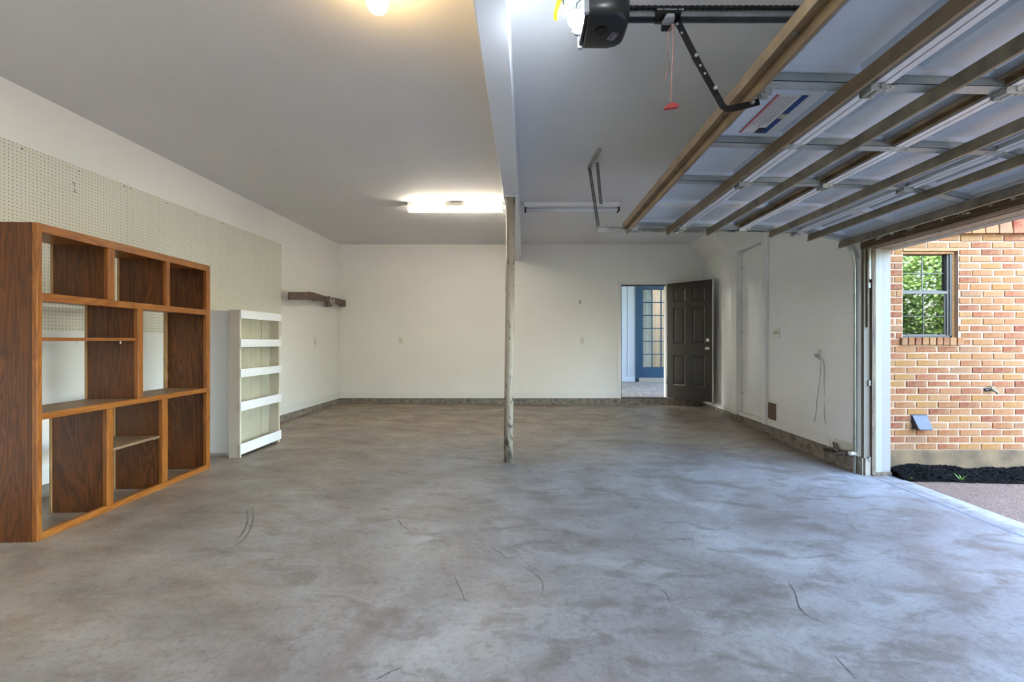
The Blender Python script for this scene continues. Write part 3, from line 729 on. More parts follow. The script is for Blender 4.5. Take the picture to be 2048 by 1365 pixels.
def flat(pts, w, y0, y1, name):
    mb = MB(); L = []; R = []
    P = [Vector(p) for p in pts]
    for i, p in enumerate(P):
        t = (P[min(i+1,len(P)-1)]-P[max(i-1,0)]); t.y = 0; t.normalize(); n_ = Vector((-t.z, 0, t.x))
        L.append((p.x+n_.x*w/2, p.z+n_.z*w/2)); R.append((p.x-n_.x*w/2, p.z-n_.z*w/2))
    mb.prism(L+R[::-1], 'y', y0, y1); return mb.build(name, BLACKM, am, .0006)
flat([arel(1351,36), arel(1395,124), arel(1431,188)], .028, -.004, 0, 'straight_bar')
flat([arel(1389,112), arel(1428,180), arel(1441,203), arel(1446,212), arel(1453,217), arel(1463,217), arel(1490,211), arel(1519,203)], .028, 0.0, .004, 'curved_bar')
for (px, py) in ((1354,49),(1363,67),(1391,113),(1400,132),(1409,148),(1429,178),(1504,206),(1347,30)):
    p = arel(px, py); big = px in (1391, 1429, 1504, 1347)
    MB().tube([(p[0],-.012 if big else -.0046,p[2]),(p[0],.006,p[2])], .0085 if big else .0055, 6 if big else 12).build('bolt' if big else 'hole', GALV if big else plain('light_through_hole', (.35,.34,.33), .6), am)
rp = thing('release_rope', 'red and white emergency release cord hanging from the trolley', 'rope', tuple(op(1345, 42)))
def rrel(px, py, y=YO-.01): return tuple(op(px, py, y)-op(1345, 42))
n = N('red_white_cord'); wv = n.node('ShaderNodeTexWave', wave_type='BANDS', bands_direction='DIAGONAL'); wv.inputs['Scale'].default_value = 60
n.t.links.new(n.co(), wv.inputs['Vector']); CORD = n.fin(n.ramp(wv.outputs['Fac'], [(.45, (.28,.04,.035)), (.55, (.50,.42,.38))]), .7)
MB().tube([rrel(1345,42), rrel(1346,52), rrel(1346,80), rrel(1345,120), rrel(1343,160), rrel(1343,207)], .0026, 6).build('cord', CORD, rp, smooth=True)
MB().tube([rrel(1345,50), rrel(1337,62), rrel(1334,85), rrel(1336,110), rrel(1338,130), rrel(1333,150), rrel(1329,162)], .0024, 6).build('cord', CORD, rp, smooth=True)
MB().ball(rrel(1346,50), .008, 8, 6).build('knot', CORD, rp)
P = [rrel(1343,206), rrel(1355,209), rrel(1357,213), rrel(1356,216), rrel(1345,217.5), rrel(1328,220.5), rrel(1328,215)]
MB().prism([(p[0], p[2]) for p in P], 'y', -.02, -.004).build('pull_handle', RED, rp, .002)

# ------------------------------------------------------------------ overhead garage door
YA, YB = -.42, 4.38
gd = thing('garage_door', 'open sectional garage door with tan struts, hanging flat on its tracks', 'garage door', (.93, 1.98, 2.2))
O = Vector((.93, 1.98, 2.2))
J = [(.935, H+1.085), (1.474, H+1.070), (2.033, H+1.058), (2.575, H+1.035), (3.045, H+.935)]
STL = [-.40, .77, 1.36, 1.955, 2.55, 3.145, 4.36]
stiles_here = []
for i in range(4):
    P0 = Vector((J[i][0], 0, J[i][1])); P1 = Vector((J[i+1][0], 0, J[i+1][1])); L = (P1-P0).length; u = (P1-P0)/L; nn = Vector((-u.z, 0, u.x))
    def W3(a, y, n_, P0=P0, u=u, nn=nn): p = P0+u*a+nn*n_; return (p.x-O.x, y-O.y, p.z-O.z)
    def LB(mb, a0, a1, y0, y1, n0, n1):
        return mb.hexa([W3(a0,y0,n0), W3(a1,y0,n0), W3(a1,y1,n0), W3(a0,y1,n0), W3(a0,y0,n1), W3(a1,y0,n1), W3(a1,y1,n1), W3(a0,y1,n1)])
    g = .004
    sec = MB(); nC = .030
    # eight embossed cells
    cells = [(YA+.02+(YB-YA-.04)*q/8, YA+.02+(YB-YA-.04)*(q+1)/8) for q in range(8)]
    a0, a1 = g, L-g; ia0, ia1 = .075, L-.075
    pans = []
    for (c0, c1) in cells:
        y0, y1 = c0+.045, c1-.045
        o4 = [(a0,c0),(a1,c0),(a1,c1),(a0,c1)]; i4 = [(ia0,y0),(ia1,y0),(ia1,y1),(ia0,y1)]
        for q in range(4):
            r_ = (q+1) % 4
            sec.quad(W3(*o4[q],nC), W3(*o4[r_],nC), W3(*i4[r_],nC), W3(*i4[q],nC))
        pans.append(i4)
    # outer sheet, rolled long edges
    LB(sec, a0+(.04 if i == 0 else 0), a1, YA, YB, .066, .068)
    LB(sec, a0, a0+.018, YA, YB, 0, .026 if i == 0 else .066); LB(sec, a1-.018, a1, YA, YB, 0, .066)
    LB(sec, a0, a0+.030, YA, YB, -.003, 0); LB(sec, a1-.030, a1, YA, YB, -.003, 0)
    LB(sec, a0+.036, a0+.050, YA, YB, .022, .028); LB(sec, a1-.050, a1-.036, YA, YB, .022, .028)
    so_ = sec.build('door_section', LIP, gd)
    for i4 in pans:
        pm = MB(); d_ = .040; (xa0, ya0), (xa1, _), (_, ya1), _ = i4; e = .034
        j4 = [(xa0+e,ya0+e),(xa1-e,ya0+e),(xa1-e,ya1-e),(xa0+e,ya1-e)]; k4 = [(xa0+e+.02,ya0+e+.02),(xa1-e-.02,ya0+e+.02),(xa1-e-.02,ya1-e-.02),(xa0+e+.02,ya1-e-.02)]
        for q in range(4):
            r_ = (q+1) % 4
            pm.quad(W3(*i4[q],nC), W3(*i4[r_],nC), W3(*j4[r_],nC+.033), W3(*j4[q],nC+.033))
            pm.quad(W3(*j4[q],nC+.033), W3(*j4[r_],nC+.033), W3(*k4[r_],nC+.012), W3(*k4[q],nC+.012))
        pm.quad(*[W3(*p, nC+.012) for p in k4])
        pm.build('embossed_panel', SKIN, so_)
    for y in STL:
        w = .075 if y in (STL[0], STL[-1]) else .062
        sm = MB(); LB(sm, .012, L-.012, y-w/2, y+w/2, -.004, -.001); LB(sm, .03, L-.03, y-w/2, y-w/2+.002, -.004, .030); LB(sm, .03, L-.03, y+w/2-.002, y+w/2, -.004, .030)
        sm.build('stile', STILE, so_)
        # screws
        s2 = MB()
        for a in (.05, L-.05): 
            p = W3(a, y, -.004); s2.tube([p, W3(a, y, -.010)], .007, 6)
        s2.build('screw', GALV, so_)
    def strut(X, hgt, m_, ledge=False, lipw=.016):
        a = (X-P0.x)/u.x; sm = MB(); t = .003
        LB(sm, a, a+t, YA+.005, YB-.002+.03, -.004-hgt, -.004)
        LB(sm, a+t, a+lipw, YA+.005, YB+.028, -.004-hgt, -.004-hgt+.003)
        LB(sm, a+t, a+.035, YA+.005, YB+.028, -.007, -.004)
        if ledge:
            LB(sm, a-.034, a, YA+.005, YB+.028, -.022, -.019); LB(sm, a-.036, a-.033, YA+.005, YB+.028, -.022, .030)
        sm.build('strut', m_, so_)
        s2 = MB()
        for y in STL: s2.tube([W3(a+.02, y, -.007), W3(a+.02, y, -.013)], .008, 6)
        if ledge:
            for y in (1.1, 1.6, 2.2, 2.9, 3.6): s2.tube([W3(a-.018, y, -.022), W3(a-.018, y, -.029)], .009, 8)
        s2.build('strut_screw', GALVD, so_)
    if i == 0: strut(.945, .062, STRUT, True); strut(1.327, .062, STRUT)
    if i == 1:
        strut(1.704, .060, STRUT2)
        for q in range(len(STL)-1):
            mm = MB(); LB(mm, L-.058, L-.052, STL[q]+.035, STL[q+1]-.035, -.002, .030); LB(mm, L-.100, L-.058, STL[q]+.035, STL[q+1]-.035, .018, .020); mm.build('rusty_channel', RUST, so_)
    if i == 2: strut(2.303, .058, STRUT2)
    if i == 3: strut(2.672, .062, STRUT2); strut(2.968, .066, STRUT2)
    if i < 3:
        for y in STL[1::2] + [STL[0], STL[-1]]:
            if y in (1.36, 2.55): continue
            hm = MB()
            LB(hm, L-.055, L-.006, y-.034, y+.034, -.008, -.004); LB(hm, L+.006, L+.060, y-.028, y+.028, -.009, -.005)
            hm.tube([W3(L, y-.040, -.016), W3(L, y+.040, -.016)], .0125, 12)
            hm.tube([W3(L-.035, y-.030, -.022), W3(L-.035, y+.030, -.022)], .009, 10)
            LB(hm, L-.05, L+.014, y-.036, y-.032, -.032, -.006); LB(hm, L-.05, L+.014, y+.032, y+.036, -.032, -.006)
            for q in (-.018, .018): hm.tube([W3(L+.045, y+q, -.009), W3(L+.045, y+q, -.016)], .006, 6)
            hm.build('hinge', GALV, so_)
        rm = MB(); rm.tube([W3(L-.02, YB-.03, -.014), W3(L-.02, YB+.085, -.014)], .005, 8); rm.tube([W3(L-.02, YB+.075, -.014), W3(L-.02, YB+.093, -.014)], .020, 14)
        rm.build('roller', GALV, so_)
    if i == 0:
        # top roller bracket, arm bracket and sticker
        rm = MB(); LB(rm, .05, .11, YB-.05, YB+.0, -.035, -.004); rm.tube([W3(.08, YB-.05, -.03), W3(.08, YB+.085, -.012)], .006, 8); rm.tube([W3(.08, YB+.07, -.012), W3(.08, YB+.093, -.012)], .021, 14)
        rm.tube([W3(.18, YB-.06, -.006), W3(.12, YB-.02, -.05)], .003, 6)
        rm.build('roller', GALV, so_)
        rm = MB(); LB(rm, .05, .12, YO-.03, YO+.03, -.009, -.004); LB(rm, .055, .10, YO-.020, YO-.016, -.045, -.006); LB(rm, .055, .10, YO+.012, YO+.016, -.045, -.006)
        rm.tube([W3(.075, YO-.026, -.03), W3(.075, YO+.022, -.03)], .008, 8); rm.build('arm_bracket', GALV, so_)
        st = MB(); sa0, sa1, sy0, sy1 = .20, .345, 2.02+.09, 2.55-.06; n0 = nC+.0115
        def ST(a0_, a1_, y0_, y1_, m_, nm, off=.0): 
            q = MB(); LB(q, a0_, a1_, y0_, y1_, n0-.0012-off, n0-off); return q.build(nm, m_, so_)
        ST(sa0, sa1, sy0, sy1, plain('sticker_paper', (.66,.62,.58), .5), 'warning_sticker')
        ST(sa0, sa0+.013, sy0, sy1, plain('sticker_red', (.42,.09,.08), .5), 'sticker_print', .0013)
        ST(sa1-.030, sa1, sy0, sy1, plain('sticker_blue', (.01,.05,.20), .5), 'sticker_print', .0013)
        ST(sa1-.030, sa1, sy0+.17, sy0+.215, plain('sticker_tan', (.42,.42,.34), .5), 'sticker_print', .0022)
        ST(sa1-.065, sa1-.030, sy1-.06, sy1, plain('sticker_black', (.03,.03,.035), .5), 'sticker_print', .0013)
        for q in range(6): ST(sa0+.022+.014*q, sa0+.025+.014*q, sy0+.01, sy1-.07-.02*(q % 3), plain('sticker_ink', (.22,.20,.20), .5), 'sticker_print', .0013)

# tracks
TY = YB+.085
def track(y0, sgn, name, label):
    t = thing(name, label, 'track', (2.0, y0, 2.18))
    prof = [(-.027,-.012),(-.027,.018),(-.022,.018),(-.022,-.007),(.022,-.007),(.022,.018),(.027,.018),(.027,-.012)]
    prof = [(a, -sgn*b) for a, b in prof]
    def q(x, z): return (x-2.0, 0, z-2.18)
    MB().sweep([q(.686, H+1.073), q(2.80, H+1.070)], prof, (0,1,0)).build('horizontal_track', GALV, t)
    arc = [q(2.80+.37*math.sin(a), H+.70+.37*math.cos(a)) for a in [math.pi/2*k_/12 for k_ in range(13)]]
    MB().sweep(arc, prof, (0,1,0)).build('curved_track', GALV, t)
    MB().sweep([q(3.17, H+.70), q(3.17, -.145)], prof, (0,1,0)).build('vertical_track', GALV, t)
    for z in (1.72, 1.4, .95, .5, .1, -.03): B(3.165-2, 3.18-2, sgn*.012, sgn*.03, z-2.18-.03, z-2.18+.03).build('track_bracket', GALVD, t)
    B(.686-2, .690-2, -.018, .018, H+1.05-2.18, H+1.098-2.18).build('end_stop', GALV, t)
    return t
tk = track(TY, 1, 'garage_door_track', 'far galvanised door track curving down beside the jamb')
def wr(p, o): return tuple(Vector(p)-o.location)
strapmesh(wr((.615,4.66,CZ-.012), tk), wr((.688,4.50,H+1.055), tk), .032, (1,.1,0)).build('hanger_strap', GALVD, tk)
strapmesh(wr((.672,4.52,CZ-.012), tk), wr((.700,4.46,H+1.315), tk), .030, (1,.1,0)).build('hanger_strap', GALVD, tk)
strapmesh(wr((.640,4.19,CZ-.004), tk), wr((.605,4.70,CZ-.004), tk), .032, (1,0,0)).build('ceiling_angle', GALV, tk)
strapmesh(wr((.674,4.19,CZ-.001), tk), wr((.640,4.70,CZ-.001), tk), .034, (0,0,-1)).build('ceiling_angle', GALV, tk)
tk2 = track(YA-.085, -1, 'garage_door_track', 'near galvanised door track beyond the edge of the picture')
strapmesh(wr((.70,YA-.085,CZ), tk2), wr((.70,YA-.085,H+1.09), tk2), .032, (1,0,0)).build('hanger_strap', GALVD, tk2)

# safety sensor and handles at the foot of the jamb
sn = thing('safety_sensor', 'dusty safety sensor with white bracket at the foot of the door track', 'sensor', rw(1694, 905, .02))
def srel(px, py, d): return tuple(Vector(rw(px, py, d))-sn.location)
MB().tube([srel(1676,908,.06), srel(1698,907,.05)], .020, 12).build('sensor_body', plain('dusty_brown_plastic', (.17,.12,.10), .5), sn, smooth=True)
MB().tube([srel(1690,907.5,.05), srel(1699,907,.05)], .0215, 12).build('sensor_collar', HOLE, sn, smooth=True)
MB().tube([srel(1698,907,.05), srel(1712,907,.02)], .022, 12).build('sensor_sleeve', WHITEP, sn, smooth=True)
MB().tube([srel(1668,902,.02), srel(1690,903,.03), srel(1712,900,.02)], .004, 6).build('sensor_wire', GALVD, sn)
hb = thing('broken_pipe_stub', 'rusty dark pipe stub with torn base piece beside the safety sensor', 'pipe', rw(1664, 899, .02))
def hrel(px, py, d): return tuple(Vector(rw(px, py, d))-hb.location)
MB().tube([hrel(1648,899,.06), hrel(1667,902,.03)], .017, 12).build('pipe', plain('rusty_dark_pipe', (.07,.05,.04), .5, .3, .6, 40), hb, smooth=True)
MB().hexa([hrel(1665,883,.0), hrel(1676,887,.0), hrel(1680,903,.0), hrel(1668,900,.0), hrel(1664,883,.022), hrel(1672,886,.03), hrel(1678,904,.05), hrel(1667,901,.03)]).build('torn_plate', plain('muddy_plate', (.26,.21,.18), .8, 0, .4, 30), hb, .003)
MB().tube([hrel(1666,886,.04), hrel(1670,895,.045), hrel(1678,900,.05), hrel(1700,903,.02)], .003, 6).build('wire', HOLE, hb)

# ------------------------------------------------------------------ open dark door
ang = math.atan2(-.66, .56)
dd_ = thing('open_entry_door', 'dark brown six-panel door standing open at the far doorway', 'door', (2.525, 8.325, H-1.005), ang)
DW, DH = .85, 2.03
xs = [0, .125, .36, .485, .72, DW]; zs_ = [0, .235, .76, .955, 1.60, 1.70, 1.91, DH]
m = MB(); T = .022
# stiles and rails; panels are set back between them
for (a, b) in ((xs[0],xs[1]),(xs[2],xs[3]),(xs[4],xs[5])): m.box(a, b, -T, T, 0, DH)
for (a, b) in ((xs[1],xs[2]),(xs[3],xs[4])):
    for (c0, c1) in ((zs_[0],zs_[1]),(zs_[2],zs_[3]),(zs_[4],zs_[5]),(zs_[6],zs_[7])): m.box(a, b, -T, T, c0, c1)
m.build('door_slab', DOORD, dd_)
for (a, b) in ((xs[1],xs[2]),(xs[3],xs[4])):
    for (c0, c1) in ((zs_[1],zs_[2]),(zs_[3],zs_[4]),(zs_[5],zs_[6])):
        p = MB(); e1, e2 = .016, .034
        for sg in (-1, 1):
            def ring(e, y, f, y2, sg=sg):
                A = [(a+e,c0+e),(b-e,c0+e),(b-e,c1-e),(a+e,c1-e)]; Bq = [(a+f,c0+f),(b-f,c0+f),(b-f,c1-f),(a+f,c1-f)]
                for q in range(4):
                    r_ = (q+1) % 4; p.quad((A[q][0],sg*y,A[q][1]),(A[r_][0],sg*y,A[r_][1]),(Bq[r_][0],sg*y2,Bq[r_][1]),(Bq[q][0],sg*y2,Bq[q][1]))
            ring(0, T, e1, T-.012); ring(e1, T-.012, e2, T-.012); ring(e2, T-.012, e2+.014, T-.003)
            f = e2+.014; p.quad((a+f,sg*(T-.003),c0+f),(b-f,sg*(T-.003),c0+f),(b-f,sg*(T-.003),c1-f),(a+f,sg*(T-.003),c1-f))
        p.build('door_panel', DOORD, dd_)
B(DW, DW+.004, -T, T, 0, DH).build('door_edge', TRIMW, dd_)
B(-.004, 0, -T, T, 0, DH).build('door_edge', TRIMW, dd_)
zk = .885
for sg in (-1, 1):
    kb = MB().tube([(DW-.07,sg*T,zk),(DW-.07,sg*(T+.008),zk)], .033, 20); kb.tube([(DW-.07,sg*(T+.008),zk),(DW-.07,sg*(T+.03),zk)], .012, 12)
    kb.ball((DW-.07,sg*(T+.048),zk), .029, 18, 12, 1, .85, 1); kb.build('door_knob', CHROME, dd_, smooth=True)
    MB().tube([(DW-.07,sg*T,zk+.14),(DW-.07,sg*(T+.014),zk+.14)], .031, 20).build('deadbolt', CHROME, dd_)
for z in (.25, 1.0, 1.78): B(-.012, .004, -T-.008, -T+.004, z, z+.09).build('hinge', CHROME, dd_)
dr = struct(bpy.data.objects.new('door_2', None), 'white framed far doorway opening onto the patio', 'doorway'); COL.objects.link(dr); dr.location = (DX0, D, .09)
wbox(dr, DX0-.055, DX0, D-.014, D, .09, DZ1+.055).build('casing', TRIMW, dr, .003)
wbox(dr, DX1, DX1+.045, D-.014, D, .09, DZ1+.055).build('casing', TRIMW, dr, .003)
wbox(dr, DX0, DX1, D-.013, D, DZ1, DZ1+.055).build('casing', TRIMW, dr, .003)
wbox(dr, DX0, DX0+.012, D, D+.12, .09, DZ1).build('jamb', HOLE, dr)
wbox(dr, DX1-.012, DX1, D, D+.12, .09, DZ1).build('jamb', JAMBW, dr)
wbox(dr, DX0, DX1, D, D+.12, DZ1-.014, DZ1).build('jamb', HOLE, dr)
wbox(dr, DX0, DX1, D-.02, D+.14, .085, .105).build('threshold', plain('dark_threshold', (.05,.04,.03), .5), dr, .002)

# ------------------------------------------------------------------ patio and house beyond the doorway
FY = 10.6; fs = F/FY
grid(-1.0, 6.5, 8.52, FY, .4, 'patio', lambda x, y: .085+(y-8.52)/2.08*.115+.004*math.sin(x*9+y*7), PATIO)
struct(bpy.data.objects['patio'], 'pebbled patio ground beyond the doorway', 'patio')
fx = lambda px: (px-1053)/fs
m = MB(); m.box(-1, fx(1277), FY, FY+.2, .1, 3.3).box(fx(1277)+.98, 6.5, FY, FY+.2, .1, 3.3).box(fx(1277), fx(1277)+.98, FY, FY+.2, 2.42, 3.3)
hs = struct(m.build('wall_patio', SIDING), 'pale blue board-sided house wall across the patio', 'wall')
for x in [fx(1257)+.45*q for q in range(-7, 1)]+[3.75+.45*q for q in range(5)]: B(x-.018, x+.018, FY-.016, FY, .2, 3.2).build('batten', SIDING, hs)
B(-1, fx(1270), FY-.02, FY, .2, .30).build('skirt_board', SIDING, hs)
struct(B(fx(1271), fx(1277)+.0, FY-.03, FY+.05, .2, 2.5).build('trim_4', TEAL), 'blue trim board beside the french door', 'trim')
fd = thing('french_door', 'blue french door with small panes seen across the patio', 'door', (fx(1277), FY, .29))
px = .835; 
fw = [0, .115, .115+.605, .835]; ph = .296; bot = .235; nrow = 6; FH = 2.13
B(0, .105, .0, .045, 0, FH).build('door_stile', TEAL, fd, .003); B(.73, .835, 0, .045, 0, FH).build('door_stile', TEAL, fd, .003)
B(.105, .73, 0, .045, 0, bot).build('door_rail', TEAL, fd, .003); B(.105, .73, 0, .045, bot+6*ph, FH).build('door_rail', TEAL, fd, .003)
for c_ in (1, 2): B(.105+c_*.2083-.010, .105+c_*.2083+.010, .004, .041, bot, bot+6*ph).build('muntin', TEAL, fd)
for r_ in range(1, 6): B(.105, .73, .006, .039, bot+r_*ph-.010, bot+r_*ph+.010).build('muntin', TEAL, fd)
for c_ in range(3):
    for r_ in range(6): B(.105+c_*.2083+.008, .105+(c_+1)*.2083-.008, .019, .025, bot+r_*ph+.008, bot+(r_+1)*ph-.008).build('pane', GLASS2, fd)
for zz in (.0, FH): pass
struct(B(fx(1277)-.0, fx(1277)+.98, FY-.10, FY+.2, .195, .285).build('trim_5', plain('stone_step', (.10,.095,.08), .8)), 'pale stone step below the french door', 'step')
struct(B(fx(1277)+.84, fx(1277)+.98, FY-.01, FY+.05, .285, 2.43).build('trim_6', TEAL), 'blue trim on the far side of the french door', 'trim')
cu = MB(); nx = 60
for i in range(nx+1):
    x = fx(1277)-.1+1.2*i/nx; y = FY+.16+.022*math.sin(i*1.1); cu.v += [(x,y,.3),(x,y,2.42)]
for i in range(nx): cu.f.append((2*i,2*i+2,2*i+3,2*i+1))
tag(cu.build('curtain', CURTAIN, smooth=True), 'pale curtain hanging behind the french door panes', 'curtain')

struct(B(-3, 7, 9.28, FY+.6, 2.95, 3.1).build('ceiling_shade_eave', SIDING), 'unseen eave added to shade the house side of the patio', 'eave')  # added out of view to hold skylight off the patio
struct(B(-3.75, 3.6, 8.51, 9.15, CZ+.02, CZ+.2).build('ceiling_shade_overhang', SIDING), 'unseen roof overhang added to shade the patio outside the far doorway', 'eave')  # added too, leaves only a narrow slit of sky over the patio
# ------------------------------------------------------------------ brick wing to the right of the opening
BY = 4.47; bs = F/BY; bz0 = H-1.040; CP = .0668; MOD = .2085
wx0, wx1, wz0, wz1 = 3.618, 4.163, bz0+15*CP+.005+CP, bz0+29*CP
wx0 = (1806-1053)/bs; wx1 = (1917-1053)/bs
m = MB(); Bk = .0035
m.box(3.44, wx0, BY+Bk, BY+.14, -.25, 3.2).box(wx1, 9, BY+Bk, BY+.14, -.25, 3.2).box(wx0, wx1, BY+Bk, BY+.14, -.25, wz0).box(wx0, wx1, BY+Bk, BY+.14, wz1, 3.2)
bwall = struct(m.build('wall_house', MORTAR), 'weathered multicoloured brick house wall outside the opening', 'wall')
struct(B(3.43, 9, BY-.012, BY+.16, -.5, bz0-.004).build('trim_7', FOUND, bevel=.006), 'mossy concrete foundation band under the brick wall', 'foundation')
bl_, bh_ = MOD-.012, CP-.011
def bmesh_brick(l, hh=bh_, dpt=.06):
    me = []
    for v_ in range(4):
        mb = MB(); j = lambda s_: random.uniform(-s_, s_)
        ff = [(0,0),(l,0),(l,hh),(0,hh)]; e = .005
        fr = [(x+(e if x == 0 else -e)+j(.004), BY_, z+(e if z == 0 else -e)+j(.0040)) for (x, z) in ff for BY_ in (-.002+j(.0015),)]
        bk = [(x+j(.0015), .008, z+j(.0015)) for x, z in ff]; bb_ = [(x, dpt, z) for x, z in ff]
        mb.v = [tuple(q) for q in fr]+bk+bb_
        mb.f = [(0,1,2,3)]+[(q,(q+1)%4,4+(q+1)%4,4+q) for q in range(4)]+[(4+q,4+(q+1)%4,8+(q+1)%4,8+q) for q in range(4)]+[(8,9,10,11)]
        me.append(mb.mesh('brick', BRICK))
    return me
full = bmesh_brick(bl_); cache = {}
count = 0
def put_brick(x, z, l, y=BY):
    global count
    if l < .03: return
    if abs(l-bl_) < .004: me = random.choice(full)
    else:
        key = round(l, 2)
        if key not in cache: cache[key] = bmesh_brick(key)
        me = random.choice(cache[key])
    o = bpy.data.objects.new('brick', me); COL.objects.link(o); o.parent = bwall; o.location = (x+random.uniform(-.002,.002), y+random.uniform(-.003,.002), z+random.uniform(-.001,.001)); count += 1
far = MB()
for r_ in range(44):
    z = bz0+r_*CP
    off = 0 if r_ % 2 else MOD/2
    off += random.uniform(-.012, .012)
    if 31 <= r_ <= 33: continue
    x = 3.44-MOD+off; 
    while x < 8.9:
        a, b = max(x, 3.445), x+bl_
        segs = [(a, b)]
        if z+CP*.5 > wz0-CP*1.02 and z+CP*.5 < wz1:
            lo, hi = wx0-.004, wx1+.004
            if z+CP*.5 < wz0: lo, hi = wx0-.03, wx1+.03
            segs = []
            if a < lo: segs.append((a, min(b, lo)))
            if b > hi: segs.append((max(a, hi), b))
        for (p, q) in segs:
            if q-p < .03: continue
            if r_ < 31 and p < 5.05 and count < 288: put_brick(p, z, q-p)
            else:
                far.box(p, q, BY-.002+random.uniform(-.002,.002), BY+.03, z, z+bh_)
        x += MOD
o = far.build('far_bricks', BRICK, bwall); o['kind'] = 'stuff'; o['label'] = 'bricks further along the wall'
struct(B(3.5, 9.5, BY-.55, BY+.3, 3.2, 3.35).build('ceiling_shade_soffit', HEADT), 'unseen eave added to shade the top of the brick house wall', 'eave')  # added above the view to keep the sky off the upper bricks
# rowlock sill under the window, slightly proud
x = wx0-.03; 
sm_ = []
while x < wx1+.02:
    w = random.uniform(.052, .062); mb = MB().box(0, w, -.028+random.uniform(-.004,.003), .06, random.uniform(-.003,.002), CP+.004)
    o = mb.build('sill_brick', BRICK, bwall, .004); o.location = (x, BY, wz0-CP-.002); x += w+.009
# corbelled dentil bricks above
x = 3.45
while x < 8.5:
    if x < 5.2:
        o = MB().hexa([(-.004,-.052,0),(.121,-.052,0),(.117,.05,0),(0,.05,0),(.004,-.036,.2),(.113,-.036,.2),(.113,.05,.2),(.004,.05,.2)]).build('dentil_brick', BRICK, bwall, .005)
        o.location = (x, BY, bz0+31*CP-.004+random.uniform(-.003,.003))
    x += .132
# window
wn_ = thing('house_window', 'dark bronze sash window reflecting green trees, in the brick wall', 'window', ((wx0+wx1)/2, BY+.05, wz0))
WW = (wx1-wx0)/2; WH = wz1-wz0
def wb2(n_, m_, *a, bev=.002): return B(*a).build(n_, m_, wn_, bev)
wb2('head_board', OCHRE, -WW, WW-.005, -.055, .05, WH-.030, WH); wb2('head_board', OCHRE, -WW, WW-.03, -.035, .05, WH-.052, WH-.030)
wb2('reveal', OCHRE, WW-.028, WW, -.010, .06, 0, WH-.03)
fr0, fr1 = -WW+.002, WW-.03
wb2('frame', BRONZE, fr0, fr0+.022, -.02, .05, .005, WH-.052); wb2('frame', BRONZE, fr1-.026, fr1, -.02, .05, .005, WH-.052)
wb2('frame', FRAMEG, fr1-.045, fr1-.026, -.01, .05, .005, WH-.052)
wb2('frame', BRONZE, fr0, fr1, -.02, .05, 0, .02)
midz = (683-583)/bs+H-wz0
wb2('meeting_rail', FRAMEG, fr0+.02, fr1-.045, -.016, .04, midz-.022, midz+.006)
g0, g1 = fr0+.022, fr1-.045
up = wb2('upper_sash', BRONZE, g0, g1, .018, .03, midz+.004, midz+.018)
B(g0, g1, .020, .024, midz+.004, WH-.054).build('pane', GLASS, up)
gx = (g0+g1)/2
B(gx-.004, gx+.004, .0165, .0195, midz+.006, WH-.054).build('glazing_bar', FRAMEG, up); B(g0, g1, .0165, .0195, (midz+WH-.05)/2-.004, (midz+WH-.05)/2+.004).build('glazing_bar', FRAMEG, up)
lo = wb2('lower_sash', BRONZE, g1-.018, g1+.002, .000, .03, .02, midz-.02); 
B(g0, g1-.018, .004, .008, .02, midz-.022).build('pane', GLASS3, lo)
B(gx-.006, gx+.004, .0005, .0035, .02, midz-.022).build('glazing_bar', BRONZE, lo); B(g0, g1, .0005, .0035, midz*.47-.004, midz*.47+.004).build('glazing_bar', BRONZE, lo)
B(g0, g1, -.004, .02, .018, .034).build('bottom_rail', FRAMEG, lo)
for xx in (g0+.05, g1-.07): B(xx, xx+.02, -.010, -.002, .030, .044).build('sash_lift', BRONZE, lo)
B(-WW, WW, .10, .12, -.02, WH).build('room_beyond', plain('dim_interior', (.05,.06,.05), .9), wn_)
# wall vent and hose tap
vx = (1839-1053)/bs; vz = H-(845-683)/bs
vh = thing('wall_vent_hood', 'small grey metal vent hood low on the brick wall', 'vent', (vx, BY, vz))
MB().hexa([(-.075,-.085,-.055),(.062,-.085,-.055),(.062,.01,-.060),(-.075,.01,-.060),(-.078,-.010,.068),(.065,-.010,.068),(.065,.01,.068),(-.078,.01,.068)]).build('hood', VENT, vh, .002)
B(-.085,.072,-.004,.004,-.068,.075).build('flange', VENT, vh, .001)
B(-.06,.05,-.08,.0,-.064,-.056).build('mouth', HOLE, vh)
tp = thing('hose_tap', 'small weathered brass hose tap on the brick wall right of the vent', 'tap', ((1977-1053)/bs, BY, H-(780-683)/bs))
BR = plain('verdigris_brass', (.20,.22,.16), .45, .6, .4, 40)
t2 = MB().tube([(0,.02,0),(0,-.05,0),(.012,-.065,-.012),(.02,-.07,-.03)], .012, 10); t2.tube([(0,-.03,0),(0,-.03,.03)], .006, 8); t2.build('spout', BR, tp, smooth=True)
MB().tube([(0,-.03,.026),(0,-.03,.034)], .024, 8).build('handle', BR, tp); MB().tube([(-.045,-.01,0),(-.01,-.01,0)], .014, 10).build('anti_siphon_cap', BLACKP, tp)

